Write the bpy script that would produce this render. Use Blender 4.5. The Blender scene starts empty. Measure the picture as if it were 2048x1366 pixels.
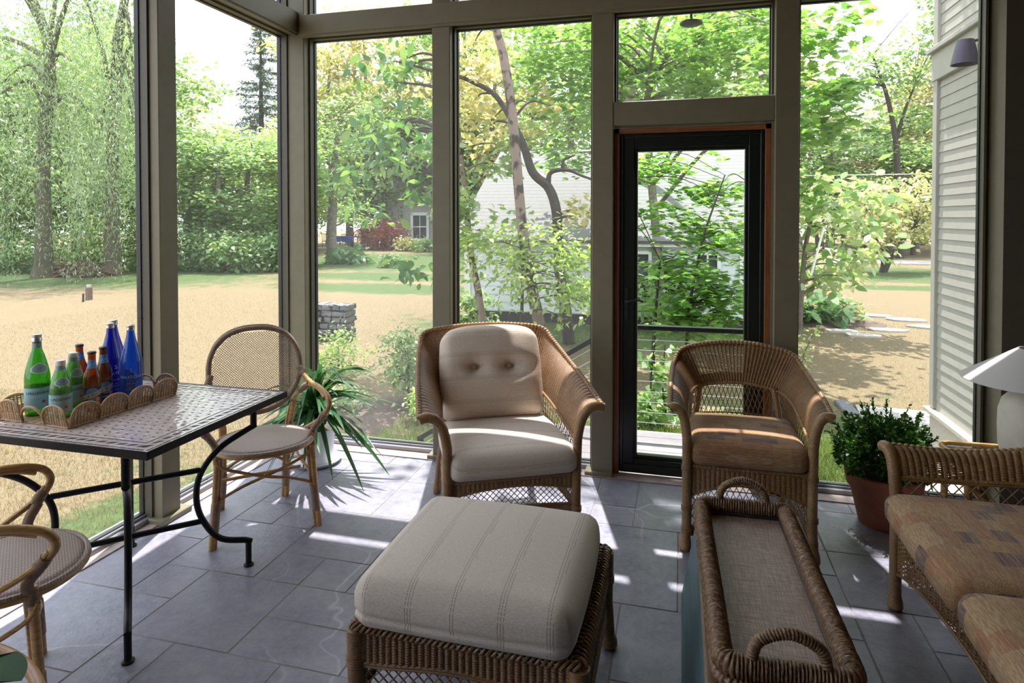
SKY, SUN, EXPO = 2.3, 8.5, 0.68
import bpy, math
import numpy as np
from mathutils import Vector
S = bpy.context.scene
COL = S.collection
rng = np.random.default_rng(11)
PI = math.pi
R = math.radians
A = lambda *p: np.array(p, float)

# ---------------------------------------------------------------- meshes
class MB:
    """collects vertices and faces, links them as ONE mesh object"""
    def __init__(s):
        s.v = []; s.f = []; s.n = 0
    def add(s, V, F):
        V = np.asarray(V, float).reshape(-1, 3); F = np.asarray(F, int)
        s.v.append(V); s.f.append(F + s.n); s.n += len(V)
        return s
    def box(s, lo, hi, ch=0.0):
        lo = np.asarray(lo, float); hi = np.asarray(hi, float)
        c = (lo + hi) / 2; h = (hi - lo) / 2
        if ch <= 0:
            V = [(x, y, z) for x in (lo[0], hi[0]) for y in (lo[1], hi[1]) for z in (lo[2], hi[2])]
            return s.add(V, [(0, 1, 3, 2), (4, 6, 7, 5), (0, 4, 5, 1), (2, 3, 7, 6), (0, 2, 6, 4), (1, 5, 7, 3)])
        ch = min(ch, h.min() * .95)
        V = []; idx = {}
        for a in range(3):
            for sx in (-1, 1):
                for sy in (-1, 1):
                    for sz in (-1, 1):
                        sg = A(sx, sy, sz); q = sg * (h - ch); q[a] = sg[a] * h[a]
                        idx[(a, sx, sy, sz)] = len(V); V.append(c + q)
        F4 = []
        def quad(a, sgn):
            o = [k for k in range(3) if k != a]; r = []
            for p, q in ((-1, -1), (1, -1), (1, 1), (-1, 1)):
                g = [0, 0, 0]; g[a] = sgn; g[o[0]] = p; g[o[1]] = q; r.append(idx[(a, *g)])
            flip = (sgn > 0) == (a == 1)
            F4.append(r[::-1] if flip else r)
        for a in range(3):
            quad(a, -1) if False else None
            for sg in (-1, 1): quad(a, sg)
        F3 = []
        for sx in (-1, 1):
            for sy in (-1, 1):
                for sz in (-1, 1):
                    t = [idx[(a, sx, sy, sz)] for a in range(3)]
                    F3.append(t if sx * sy * sz > 0 else t[::-1])
        for a, b in ((0, 1), (0, 2), (1, 2)):
            k = 3 - a - b
            for p in (-1, 1):
                for q in (-1, 1):
                    g1 = [0, 0, 0]; g1[a] = p; g1[b] = q; g2 = list(g1); g1[k] = -1; g2[k] = 1
                    F4.append([idx[(a, *g1)], idx[(a, *g2)], idx[(b, *g2)], idx[(b, *g1)]])
        n0 = s.n
        s.v.append(np.array(V)); s.f.append(np.array(F4) + n0); s.f.append(np.array(F3) + n0); s.n += len(V)
        return s
    def tube(s, P, r, k=8, cap=True, closed=False, sq=None):
        P = np.asarray(P, float); n = len(P)
        r = np.broadcast_to(np.asarray(r, float), (n,))
        if closed:
            T = np.roll(P, -1, 0) - np.roll(P, 1, 0)
        else:
            T = np.gradient(P, axis=0)
        T /= np.linalg.norm(T, axis=1)[:, None] + 1e-12
        u = np.cross(T[0], (0, 0, 1.0))
        if np.linalg.norm(u) < .1: u = np.cross(T[0], (1.0, 0, 0))
        u /= np.linalg.norm(u); U = np.zeros((n, 3)); U[0] = u
        for i in range(1, n):
            u = u - T[i] * (u @ T[i]); u /= np.linalg.norm(u) + 1e-12; U[i] = u
        W = np.cross(T, U)
        a = np.arange(k) * 2 * PI / k + (PI / 4 if k == 4 else 0)
        sx, sy = sq if sq else (1, 1)
        V = P[:, None] + r[:, None, None] * (sx * np.cos(a)[None, :, None] * U[:, None] + sy * np.sin(a)[None, :, None] * W[:, None])
        m = n if closed else n - 1
        i = np.arange(m)[:, None]; j = np.arange(k)[None, :]; i2 = (i + 1) % n; j2 = (j + 1) % k
        F = np.stack([i * k + j, i * k + j2, i2 * k + j2, i2 * k + j], -1).reshape(-1, 4)
        n0 = s.n
        s.v.append(V.reshape(-1, 3)); s.f.append(F + n0); s.n += n * k
        if cap and not closed:
            s.f.append(np.array([np.arange(k)[::-1]]) + n0)
            s.f.append(np.array([np.arange(k)]) + n0 + (n - 1) * k)
        return s
    def lathe(s, prof, c=(0, 0, 0), k=32, cap=True):
        prof = np.asarray(prof, float); n = len(prof); a = np.arange(k) * 2 * PI / k
        V = np.stack([prof[:, 0, None] * np.cos(a), prof[:, 0, None] * np.sin(a), np.repeat(prof[:, 1, None], k, 1)], -1) + np.asarray(c, float)
        i = np.arange(n - 1)[:, None]; j = np.arange(k)[None, :]; j2 = (j + 1) % k
        F = np.stack([i * k + j, i * k + j2, (i + 1) * k + j2, (i + 1) * k + j], -1).reshape(-1, 4)
        n0 = s.n; s.v.append(V.reshape(-1, 3)); s.f.append(F + n0); s.n += n * k
        if cap:
            s.f.append(np.array([np.arange(k)[::-1]]) + n0); s.f.append(np.array([np.arange(k)]) + n0 + (n - 1) * k)
        return s
    def grid(s, P, keep=None):
        a, b = P.shape[:2]
        i = np.arange(a - 1)[:, None]; j = np.arange(b - 1)[None, :]
        F = np.stack([i * b + j, (i + 1) * b + j, (i + 1) * b + j + 1, i * b + j + 1], -1)
        F = F[keep] if keep is not None else F.reshape(-1, 4)
        return s.add(P.reshape(-1, 3), F)
    def build(s, name, mat, parent=None, smooth=40, label=None):
        V = np.concatenate(s.v) if s.v else np.zeros((0, 3))
        me = bpy.data.meshes.new(name)
        tot = np.concatenate([np.full(len(f), f.shape[1]) for f in s.f])
        li = np.concatenate([f.ravel() for f in s.f])
        me.vertices.add(len(V)); me.vertices.foreach_set('co', V.ravel().astype(np.float32))
        me.loops.add(len(li)); me.loops.foreach_set('vertex_index', li.astype(np.int32))
        me.polygons.add(len(tot)); me.polygons.foreach_set('loop_start', (np.cumsum(tot) - tot).astype(np.int32))
        try: me.polygons.foreach_set('loop_total', tot.astype(np.int32))
        except Exception: pass
        me.update(calc_edges=True); me.validate()
        if smooth:
            me.polygons.foreach_set('use_smooth', np.ones(len(me.polygons), bool))
            if smooth < 170: me.set_sharp_from_angle(angle=R(smooth))
        o = bpy.data.objects.new(name, me); COL.objects.link(o)
        if mat: me.materials.append(mat)
        if parent: o.parent = parent
        if label: o['label'] = label
        return o

def tag(o, label=None, cat=None, group=None, kind=None):
    if label: o['label'] = label
    if cat: o['category'] = cat
    if group: o['group'] = group
    if kind: o['kind'] = kind
    return o
def thing(name, label, cat, loc=(0, 0, 0), rz=0, group=None, kind=None):
    o = bpy.data.objects.new(name, None); COL.objects.link(o); o.empty_display_size = .1
    o.location = loc; o.rotation_euler = (0, 0, rz)
    return tag(o, label, cat, group, kind)
def struct(name, mb, mat, label, smooth=40):
    return tag(mb.build(name, mat, None, smooth), label, name.split('_')[0], kind='structure')
def copy_tree(o, parent=None):
    c = o.copy(); COL.objects.link(c)
    if parent: c.parent = parent
    for ch in [x for x in bpy.data.objects if x.parent == o]: copy_tree(ch, c)
    return c
def spline(P, n=12, closed=False):
    P = np.asarray(P, float); m = len(P); out = []
    rngi = range(m if closed else m - 1)
    for i in rngi:
        g = lambda j: P[j % m] if closed else P[min(max(j, 0), m - 1)]
        p0, p1, p2, p3 = g(i - 1), g(i), g(i + 1), g(i + 2)
        if not closed and i == 0: p0 = 2 * p1 - p2
        if not closed and i == m - 2: p3 = 2 * p2 - p1
        t = (np.arange(n) / n)[:, None]
        out.append(.5 * (2 * p1 + (p2 - p0) * t + (2 * p0 - 5 * p1 + 4 * p2 - p3) * t ** 2 + (3 * p1 - p0 - 3 * p2 + p3) * t ** 3))
    if not closed: out.append(P[-1:])
    return np.concatenate(out)
def resample(P, d):
    P = np.asarray(P, float); L = np.r_[0, np.cumsum(np.linalg.norm(np.diff(P, axis=0), axis=1))]
    n = max(2, int(round(L[-1] / d)) + 1); t = np.linspace(0, L[-1], n)
    return np.stack([np.interp(t, L, P[:, k]) for k in range(3)], -1)
def wrapped(mb, P, r, pitch=.006, amp=.0009, k=10):
    """a pole wound with cane: fine rings along the path"""
    Q = resample(P, pitch / 4); ph = np.arange(len(Q)) * PI / 4
    rr = np.interp(np.linspace(0, 1, len(Q)), np.linspace(0, 1, len(np.atleast_1d(r))), np.atleast_1d(r)) if np.ndim(r) else np.full(len(Q), r)
    return mb.tube(Q, rr + amp * np.abs(np.sin(ph)), k)
def bezier2(a, c, b, t):
    return a * (1 - t) ** 2 + 2 * c * t * (1 - t) + b * t ** 2

def weave(mb, fn, Lu, Lv, pu=.02, pv=.0055, su=6, sv=4, a=.003, b=.0011, flip=1, holes=None):
    """woven cane sheet over fn(u,v): upright stakes pu apart, strands pv apart; really displaced"""
    pv, b, a = pv * 1.32, b * 1.9, a * 1.2
    nc = max(1, round(Lu / pu)); nr = max(2, round(Lv / pv))
    u = np.linspace(0, 1, nc * su + 1); v = np.linspace(0, 1, nr * sv + 1)
    U, W = np.meshgrid(u, v, indexing='ij'); P = fn(U, W)
    N = np.cross(np.gradient(P, axis=0), np.gradient(P, axis=1)); N /= np.linalg.norm(N, axis=2)[..., None] + 1e-12
    c = U * nc; q = W * nr; ci = np.minimum(np.floor(c), nc - 1)
    h = a * np.abs(np.sin(PI * c)) ** .7 + b * np.abs(np.sin(PI * (q + .5 * (ci % 2)))) ** .7 - b
    P = P + N * (flip * h)[..., None]
    keep = None
    if holes is not None:
        um = (u[:-1] + u[1:]) / 2; vm = (v[:-1] + v[1:]) / 2
        UM, VM = np.meshgrid(um, vm, indexing='ij')
        cc = np.abs((UM * nc) % 1 - .5); rr = ((VM * nr + .5 * (np.floor(UM * nc) % 2)) % 1)
        slit = (cc < .26) & ((rr < 1 / sv) )
        keep = ~(slit & holes(UM, VM))
    return mb.grid(P, keep)
def lattice(mb, fn, Lu, Lv, pitch=.03, r=.0018, k=5, inside=None, step=.012, slope=1.0):
    """diamond lattice of single canes over fn(u,v)"""
    for sg in (1, -1):
        n = int((Lu + Lv * slope) / pitch) + 2
        for i in range(-1, n + 1):
            c = i * pitch
            t = np.linspace(0, 1, max(3, int(Lv / step)))
            x = (c - Lv * slope * t) if sg > 0 else (c - Lv * slope + Lv * slope * t)
            u = x / Lu; ok = (u >= -.001) & (u <= 1.001)
            if inside is not None: ok &= inside(np.clip(u, 0, 1), t)
            idx = np.flatnonzero(ok)
            if len(idx) < 2: continue
            for seg in np.split(idx, np.flatnonzero(np.diff(idx) > 1) + 1):
                if len(seg) < 2: continue
                P = fn(np.clip(u[seg], 0, 1), t[seg])
                mb.tube(P, r, k, cap=False)
    return mb
def rbox(hx, hy, hz, r, n=14, crown=0, sag=0, fn=None, pinch=0):
    """soft cushion: rounded block with a domed top; returns MB, centred, bottom at 0"""
    mb = MB(); t = np.linspace(-1, 1, n + 1); t = np.sign(t) * np.abs(t) ** .8
    h = A(hx, hy, hz)
    for ax in range(3):
        for sg in (-1, 1):
            a, b = np.meshgrid(t, t, indexing='ij'); p = np.zeros(a.shape + (3,))
            o = [k for k in range(3) if k != ax]
            p[..., ax] = sg; p[..., o[0]] = a; p[..., o[1]] = b
            w = p * h; q = np.clip(w, -(h - r), h - r); d = w - q; L = np.linalg.norm(d, axis=2)[..., None]
            w = q + r * d / np.maximum(L, 1e-9)
            x, y = w[..., 0] / hx, w[..., 1] / hy
            bulge = (1 - np.clip(np.abs(x), 0, 1) ** 2.5) * (1 - np.clip(np.abs(y), 0, 1) ** 2.5)
            zz = w[..., 2] / hz
            w[..., 2] += crown * bulge * np.clip(zz, 0, 1) - sag * bulge * np.clip(-zz, 0, 1)
            side = (1 - zz ** 2)
            w[..., 0] += np.sign(x) * np.abs(x) ** 3 * side * pinch * (1 - y ** 2); w[..., 1] += np.sign(y) * np.abs(y) ** 3 * side * pinch * (1 - x ** 2)
            w[..., 2] += hz
            if fn: w = fn(w)
            if (sg > 0) != (ax == 1): mb.grid(w)
            else: mb.grid(w[::-1])
    return mb
def ring_path(hx, hy, r, z, n=8):
    P = []
    for cx, cy, a0 in ((hx - r, hy - r, 0), (-hx + r, hy - r, 90), (-hx + r, -hy + r, 180), (hx - r, -hy + r, 270)):
        for k in range(n + 1):
            a = R(a0 + 90 * k / n); P.append((cx + r * math.cos(a), cy + r * math.sin(a), z))
    return np.array(P)

# ---------------------------------------------------------------- materials
class NT:
    def __init__(s, name):
        s.m = bpy.data.materials.new(name); s.m.use_nodes = True; s.t = s.m.node_tree; s.n = s.t.nodes; s.n.clear()
        s.out = s.n.new('ShaderNodeOutputMaterial')
        s.tc = None
    def node(s, typ, **kw):
        o = s.n.new('ShaderNode' + typ)
        for k, v in kw.items():
            if k == 'inp':
                for a, b in v.items(): s.set(o.inputs[a], b)
            else: setattr(o, k, v)
        return o
    def set(s, sock, v):
        if hasattr(v, 'is_linked') or isinstance(v, bpy.types.NodeSocket): s.t.links.new(v, sock)
        elif isinstance(v, (tuple, list)) and len(v) == 3 and sock.type == 'RGBA': sock.default_value = (*v, 1)
        else: sock.default_value = v
    def obj(s):
        if not s.tc: s.tc = s.node('TexCoord')
        return s.tc.outputs['Object']
    def map(s, scale=(1, 1, 1), loc=(0, 0, 0), rot=(0, 0, 0), src=None):
        return s.node('Mapping', inp={'Vector': src or s.obj(), 'Scale': scale, 'Location': loc, 'Rotation': rot}).outputs[0]
    def noise(s, scale, detail=3, vec=None, rough=.55, fac=True):
        return s.node('TexNoise', inp={'Vector': vec or s.obj(), 'Scale': scale, 'Detail': detail, 'Roughness': rough}).outputs[0]
    def ramp(s, fac, stops, interp='LINEAR'):
        r = s.node('ValToRGB'); r.color_ramp.interpolation = interp; e = r.color_ramp.elements
        while len(e) < len(stops): e.new(.5)
        for q, (p, c) in zip(e, stops):
            q.position = p; q.color = (*c, 1) if isinstance(c, (tuple, list)) else (c, c, c, 1)
        s.set(r.inputs[0], fac); return r.outputs[0]
    def mix(s, fac, a, b, blend='MIX'):
        m = s.node('Mix', data_type='RGBA', blend_type=blend)
        s.set(m.inputs[0], fac); s.set(m.inputs[6], a); s.set(m.inputs[7], b); return m.outputs[2]
    def math(s, op, a, b=0, c=0):
        m = s.node('Math', operation=op); s.set(m.inputs[0], a); s.set(m.inputs[1], b); s.set(m.inputs[2], c); return m.outputs[0]
    def bump(s, h, strength=.3, dist=.01):
        return s.node('Bump', inp={'Height': h, 'Strength': strength, 'Distance': dist}).outputs[0]
    def pbr(s, col, rough=.6, normal=None, **kw):
        b = s.node('BsdfPrincipled'); s.set(b.inputs['Base Color'], col); s.set(b.inputs['Roughness'], rough)
        if normal is not None: s.set(b.inputs['Normal'], normal)
        for k, v in kw.items(): s.set(b.inputs[k.replace('_', ' ')], v)
        s.t.links.new(b.outputs[0], s.out.inputs[0]); return s.m

def plain(name, col, rough=.6, var=.12, scale=30, bump=0, **kw):
    t = NT(name); n = t.noise(scale, 4)
    c = t.mix(t.ramp(n, [(.3, 0), (.7, 1)]), tuple(x * (1 - var) for x in col), tuple(min(1, x * (1 + var)) for x in col))
    return t.pbr(c, rough, t.bump(n, bump, .004) if bump else None, **kw)
def leafmat(name, cols, trans=.45, rough=.30, tcol=None):
    t = NT(name); g = t.node('NewGeometry').outputs['Random Per Island']
    c = t.ramp(g, [(i / (len(cols) - 1), c) for i, c in enumerate(cols)])
    d = t.node('BsdfPrincipled', inp={'Base Color': c, 'Roughness': rough})
    tr = t.node('BsdfTranslucent', inp={'Color': t.mix(1.0, c, tcol or (1.42, 1.38, .78), 'MULTIPLY')})
    m = t.node('MixShader', inp={0: trans, 1: d.outputs[0], 2: tr.outputs[0]})
    t.t.links.new(m.outputs[0], t.out.inputs[0]); return t.m
def wickermat(name, c1, c2, rough=.42):
    t = NT(name)
    n1 = t.noise(9, 3); n2 = t.noise(120, 2)
    c = t.mix(t.ramp(n1, [(.3, 0), (.7, 1)]), c1, c2)
    c = t.mix(t.ramp(n2, [(.35, .45), (.65, 0)]), c, tuple(x * .55 for x in c1))
    return t.pbr(c, rough)
M = {}
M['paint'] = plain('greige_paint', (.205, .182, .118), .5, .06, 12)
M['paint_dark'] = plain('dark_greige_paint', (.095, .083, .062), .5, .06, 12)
M['track'] = plain('black_metal', (.02, .021, .024), .4, .1)
M['alu'] = plain('grey_aluminium', (.33, .33, .36), .35, .06, Metallic=.5)
M['sillwood'] = plain('mauve_wood', (.34, .27, .26), .6, .15, 20)
M['iron'] = plain('black_iron', (.011, .011, .015), .4, .2, 60, .1, Specular_IOR_Level=.22)
M['cedar'] = None
def woodmat(name, c1, c2, axis=2, rough=.45, k=1.0):
    t = NT(name); sc = [14 * k, 14 * k, 14 * k]; sc[axis] = 1.2 * k
    n = t.noise(3, 6, t.map(tuple(sc)), .65)
    c = t.ramp(n, [(.3, c1), (.7, c2)])
    return t.pbr(c, rough, t.bump(n, .15, .003))
M['cedar'] = woodmat('cedar', (.16, .055, .018), (.36, .14, .05), 2)
M['cedar_x'] = woodmat('cedar_head', (.16, .055, .018), (.36, .14, .05), 0)
M['door'] = plain('black_green_door', (.012, .016, .014), .3, .1)
t = NT('glass'); gl = t.node('BsdfGlossy', inp={'Color': (1, 1, 1), 'Roughness': .0}); tr = t.node('BsdfTransparent', inp={'Color': (.94, .96, .95)})
mx = t.node('MixShader', inp={0: t.math('MULTIPLY', t.node('LayerWeight', inp={'Blend': .25}).outputs['Fresnel'], .6), 1: tr.outputs[0], 2: gl.outputs[0]})
t.t.links.new(mx.outputs[0], t.out.inputs[0]); M['glass'] = t.m
t = NT('insect_screen'); df = t.node('BsdfDiffuse', inp={'Color': (.50, .51, .52)}); tr = t.node('BsdfTransparent')
mx = t.node('MixShader', inp={0: .16, 1: tr.outputs[0], 2: df.outputs[0]}); t.t.links.new(mx.outputs[0], t.out.inputs[0]); M['screen'] = t.m
# ---------------------------------------------------------------- the room shell
XL, XC, YB = -2.45, -2.385, 3.69          # left wall face, corner post face, back wall face
GZ = -0.45                                # lawn level
def tile_floor():
    kx = lambda k: -.003 + .2145 * k
    yj = lambda j: 3.745 - .2115 * j
    VJ = [(-9,7,10),(-10,6,8),(-8,9,10),(-10,4,6),(-9,4,5),(-8,4,7),(-7,6,9),(-6,5,6),(-6,9,10),(-5,8,9),(-1,0,3),(0,3,6),(-1,6,8),(-2,0,1),(-8,0,1),(-10,0,1),(-9,1,2),(-7,0,3),(4,0,1),(3,3,5),(4,5,7)]
    HJ = [(8,-10,-9),(8,-11,-10),(7,-10,-9),(6,-11,-10),(9,-9,-7),(5,-10,-8),(6,-8,-6),(8,-7,-5),(9,-7,-5),(7,-9,-7),(3,-2,0),(6,-1,0),(7,-2,-1),(8,-1,0),(1,-3,-2),(4,0,1),(1,-10,-7),(2,-10,-9),(2,-7,-6),(1,3,5),(3,3,4),(5,3,4),(6,4,5),(4,2,3)]
    vj = {(k, j) for k, a, b in VJ for j in range(a, b)}
    hj = {(k, j) for j, a, b in HJ for k in range(a, b)}
    K0, K1, J0, J1 = -12, 13, 0, 24
    used = set(); mb = MB(); rs = np.random.default_rng(5)
    sizes = [(2,3),(3,2),(2,2),(2,2),(1,2),(2,1),(1,1)]
    for j in range(J0, J1):
        for k in range(K0, K1):
            if (k, j) in used: continue
            best = None
            for w, h in sizes:
                if k + w > K1 or j + h > J1: continue
                cells = [(a, b) for a in range(k, k + w) for b in range(j, j + h)]
                if any(c in used for c in cells): continue
                if any((a, b) in vj for a in range(k + 1, k + w) for b in range(j, j + h)): continue
                if any((a, b) in hj for a in range(k, k + w) for b in range(j + 1, j + h)): continue
                sc = w * h * .35 + rs.random() * 2.2
                sc += .9 * sum((k + w, b) in vj for b in range(j, j + h)) + .9 * sum((a, j + h) in hj for a in range(k, k + w))
                if best is None or sc > best[0]: best = (sc, w, h, cells)
            _, w, h, cells = best; used.update(cells)
            g = .0017; dz = rs.normal(0, .0004)
            x0, x1 = max(kx(k), -2.56) + g, min(kx(k + w), 2.6) - g
            if x1 - x0 < .02: continue
            mb.box((x0, yj(j + h) + g, -.03), (x1, yj(j) - g, dz), .0022)
    t = NT('slate_tile')
    g = t.node('NewGeometry').outputs['Random Per Island']
    n1 = t.noise(4.2, 8, rough=.68); n2 = t.noise(26, 5, rough=.7); n3 = t.noise(1.1, 2)
    c = t.ramp(n1, [(.28, (.13, .135, .20)), (.5, (.235, .24, .33)), (.74, (.37, .355, .44))])
    c = t.mix(t.ramp(n2, [(.4, 0), (.72, .75)]), c, (.39, .375, .43))
    c = t.mix(t.math('MULTIPLY', t.ramp(g, [(0, 0), (1, 1)]), .35), c, (.20, .175, .22))
    v = t.node('TexVoronoi', feature='DISTANCE_TO_EDGE', inp={'Vector': t.mix(.35, t.obj(), t.node('TexNoise', inp={'Vector': t.obj(), 'Scale': 2.0, 'Detail': 3}).outputs[1]), 'Scale': 1.3}).outputs[0]
    vein = t.math('MULTIPLY', t.ramp(v, [(0, 1), (.006, 0)]), t.ramp(n3, [(.44, 0), (.58, .5)]))
    c = t.mix(vein, c, (.6, .6, .66))
    h = t.math('ADD', t.noise(9, 8, rough=.65), t.math('MULTIPLY', n2, .5))
    m = t.pbr(c, t.ramp(n2, [(.3, .3), (.7, .5)]), t.bump(h, .55, .010))
    fl = struct('floor', mb, m, 'blue grey slate tile floor laid in a mixed rectangular pattern')
    g = MB().box((-2.56, -1.34, -.05), (2.6, 3.745, -.0018))
    tag(g.build('grout', plain('grout', (.27, .25, .24), .9, .2, 200), fl), 'beige grout between the tiles')
tile_floor()

def post(n, lo, hi, base, label, mat='paint'):
    p = struct('trim_%d' % n, MB().box(lo, hi, .004), M[mat], label)
    if base:
        MB().box((lo[0] - base[0], lo[1] - base[1], 0), (hi[0] + base[2], hi[1] + base[3], .028), .004).build('base_plate', M[mat], p)
    return p
post(1, (-2.575, 2.555, 0), (XL, 2.67, 3.5), (0, .03, .03, .045), 'greige square post between the two left hand screens, behind the mosaic table')
post(2, (-2.575, YB, 0), (XC, 3.84, 3.5), None, 'greige corner post where left and back screen walls meet')
post(3, (-1.49, YB, 0), (-1.372, 3.84, 2.69), (.03, .025, .02, 0), 'greige post directly behind the left wicker armchair')
post(4, (-.50, YB, 0), (-.376, 3.84, 2.69), (.035, .025, 0, 0), 'greige post on the handle side of the glass door')
post(5, (.49, YB, 0), (.612, 3.84, 2.69), (.0, .025, .03, 0), 'greige post on the hinge side of the glass door')
pm = MB(); pv = [(1.555, YB), (1.72, YB), (1.72, 3.86), (1.50, 3.86), (1.50, 3.80)]
pm.add([(x, y, z) for z in (0, 3.5) for x, y in pv], [(i, (i + 1) % 5, 5 + (i + 1) % 5, 5 + i) for i in range(5)]); struct('trim_6', pm, M['paint'], 'splayed greige post at the right end of the back wall', 20)
bpy.data.objects['trim_6'].data.materials.append(M['paint_dark']); bpy.data.objects['trim_6'].data.polygons[0].material_index = 1  # front face coloured darker to stand for its shade
post(7, (-2.575, .6, 0), (XL, .72, 3.5), (0, .03, .03, .03), 'greige post nearest the camera in the left screen wall')
struct('trim_8', MB().box((XC - .02, 3.668, 2.69), (1.70, 3.84, 2.82), .004).box((XC - .01, 3.675, 2.676), (1.60, 3.69, 2.691)), M['paint'], 'long greige beam across the back wall above the door')
struct('trim_9', MB().box((-2.575, -1.2, 2.71), (-2.428, 3.69, 2.85), .004).box((-2.45, -1.2, 2.697), (-2.436, 3.69, 2.711)), M['paint'], 'long greige beam along the top of the left screens')
struct('trim_10', MB().box((-.376, 3.695, 2.032), (.49, 3.84, 2.168), .003), M['paint'], 'greige header board between the door and its transom pane')
for n, x in ((11, -1.49), (12, -.50), (13, .49)):
    post(n, (x, YB, 2.82), (x + .12, 3.84, 3.5), None, 'greige stub post above the back beam in line with the %s' % {11: 'left armchair', 12: 'door handle', 13: 'door hinges'}[n])
struct('trim_14', MB().box((-2.56, 3.655, -.004), (1.70, 3.756, .006)), M['sillwood'], 'thin mauve strip along the foot of the back screens')
struct('trim_15', MB().box((-2.565, -1.2, -.004), (-2.455, 3.66, .006)), M['sillwood'], 'thin mauve strip along the foot of the left screens')
struct('ceiling', MB().box((-2.62, -1.25, 3.5), (2.75, 3.83, 3.62)).box((-2.575, 3.70, 3.40), (1.7, 3.83, 3.5)).box((-2.62, -1.25, 3.40), (-2.5, 3.83, 3.5)), woodmat('warm_ceiling', (.30, .16, .07), (.46, .27, .12), 0), 'warm timber ceiling of the porch')
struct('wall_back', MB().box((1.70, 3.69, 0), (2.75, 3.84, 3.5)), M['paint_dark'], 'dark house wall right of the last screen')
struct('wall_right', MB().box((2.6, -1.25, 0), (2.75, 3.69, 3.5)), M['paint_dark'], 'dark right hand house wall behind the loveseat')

struct('wall_front', MB().box((-2.575, -1.4, 0), (2.75, -1.25, 3.5)), M['paint_dark'], 'dark wall of the porch behind the camera')

def window(n, a0, a1, z0, z1, side, label, sill=True, screw=True):
    """screen or pane: a-axis runs along the wall"""
    left = side == 'left'
    def P(a, o, z): return (-2.45 - o, a, z) if left else (a, 3.69 + o, z)
    def B(mb, a, b, o0, o1, c, d, ch=0):
        p, q = np.array(P(a, o0, c)), np.array(P(b, o1, d)); return mb.box(np.minimum(p, q), np.maximum(p, q), ch)
    w = tag(None or bpy.data.objects.new('window_%d' % n, None), label, 'window', kind='structure'); COL.objects.link(w)
    f = MB(); o0, o1 = .10, .125; t = .018
    for a, b, c, d in ((a0, a0 + t, z0, z1), (a1 - t, a1, z0, z1), (a0 + t, a1 - t, z1 - t, z1), (a0 + t, a1 - t, z0, z0 + t)): B(f, a, b, o0, o1, c, d)
    fr = f.build('screen_frame', M['track'], w)
    st = MB(); s = .012
    for a, b, c, d in ((a0, a0 + s, z0, z1), (a1 - s, a1, z0, z1), (a0 + s, a1 - s, z1 - s, z1)): B(st, a, b, .055, .10, c, d)
    st.build('stop_bead', M['paint_dark'], w)
    if screw:
        sc = MB()
        for a in (a0 + .010, a1 - .010):
            for z in np.arange(z0 + .08, z1, .18): sc.lathe([(.0001, .004), (.0035, .003), (.005, 0)], (0, 0, 0), 6) if 0 else B(sc, a - .004, a + .004, .094, .10, z - .004, z + .004, .0015)
        for z in ([z1 - .01] + ([z0 + .01] if sill else [])):
            for a in np.arange(a0 + .1, a1 - .05, .2): B(sc, a - .004, a + .004, .094, .10, z - .004, z + .004, .0015)
        sc.build('screws', M['track'], fr)
    g = MB(); B(g, a0 + t, a1 - t, .112, .113, z0 + t, z1 - t); g.build('screen', M['screen'], w)
    if sill:
        b = MB(); B(b, a0, a1, .062, .15, .004, .030, .003); B(b, a0, a1, .088, .15, .03, .042, .002); b.build('sill', M['alu'], w)
    return w
window(1, .72, 2.555, .03, 2.71, 'left', 'tall insect screen in the left wall nearest the camera, behind the table')
window(2, 2.67, 3.69, .03, 2.71, 'left', 'tall insect screen in the left wall next to the corner post')
window(3, XC, -1.49, .03, 2.69, 'back', 'tall insect screen between the corner post and the left armchair post')
window(4, -1.372, -.50, .03, 2.69, 'back', 'tall insect screen behind the left wicker armchair')
window(5, -.376, .49, 2.168, 2.69, 'back', 'small transom screen above the glass door', sill=False)
window(6, .612, 1.50, .03, 2.69, 'back', 'tall insect screen right of the door, behind the terracotta pot')
for i, (a, b, s, l) in enumerate(((.72, 3.69, 'left', 'clerestory screen above the left beam'), (XC, -1.49, 'back', 'clerestory screen nearest the corner above the back beam'), (-1.37, -.50, 'back', 'clerestory screen above the left armchair bay'), (-.38, .49, 'back', 'clerestory screen above the door bay'), (.61, 1.50, 'back', 'clerestory screen at the right end of the back beam'))):
    window(7 + i, a, b, 2.85 if s == 'left' else 2.82, 3.40, s, l, sill=False, screw=False)
window(12, -1.2, .60, .03, 2.71, 'left', 'insect screen of the left wall beside the camera')

# door: cedar jamb, dark leaf, glass, lever
d = tag(bpy.data.objects.new('door_1', None), 'black framed glass door in a cedar jamb', 'door', kind='structure'); COL.objects.link(d); d.location = (0, 0, 0)
j = .030
jb = MB().box((-.374, 3.735, 0), (-.374 + j, 3.84, 2.02), .002).box((.49 - j - .012, 3.735, 0), (.478, 3.84, 2.02), .002)
jm = jb.build('jamb', M['cedar'], d, label='reddish cedar side jambs')
MB().box((-.374, 3.735, 1.99), (.478, 3.84, 2.02), .002).build('head_jamb', M['cedar_x'], jm)
MB().box((.478, 3.72, 0), (.49, 3.80, 2.032)).build('stop_strip', M['paint'], d)
lx0, lx1, lz0, lz1 = -.343, .447, .012, 1.988
lf = MB(); W1 = .115
def fr(x0, x1, z0, z1, w, y0, y1, wb=None):
    wb = wb or w
    lf.box((x0, y0, z0), (x0 + w, y1, z1), .003); lf.box((x1 - w, y0, z0), (x1, y1, z1), .003)
    lf.box((x0 + w, y0, z1 - w), (x1 - w, y1, z1), .003); lf.box((x0 + w, y0, z0), (x1 - w, y1, z0 + wb), .003)
fr(lx0, lx1, lz0, lz1, .022, 3.752, 3.83, .05)
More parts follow.
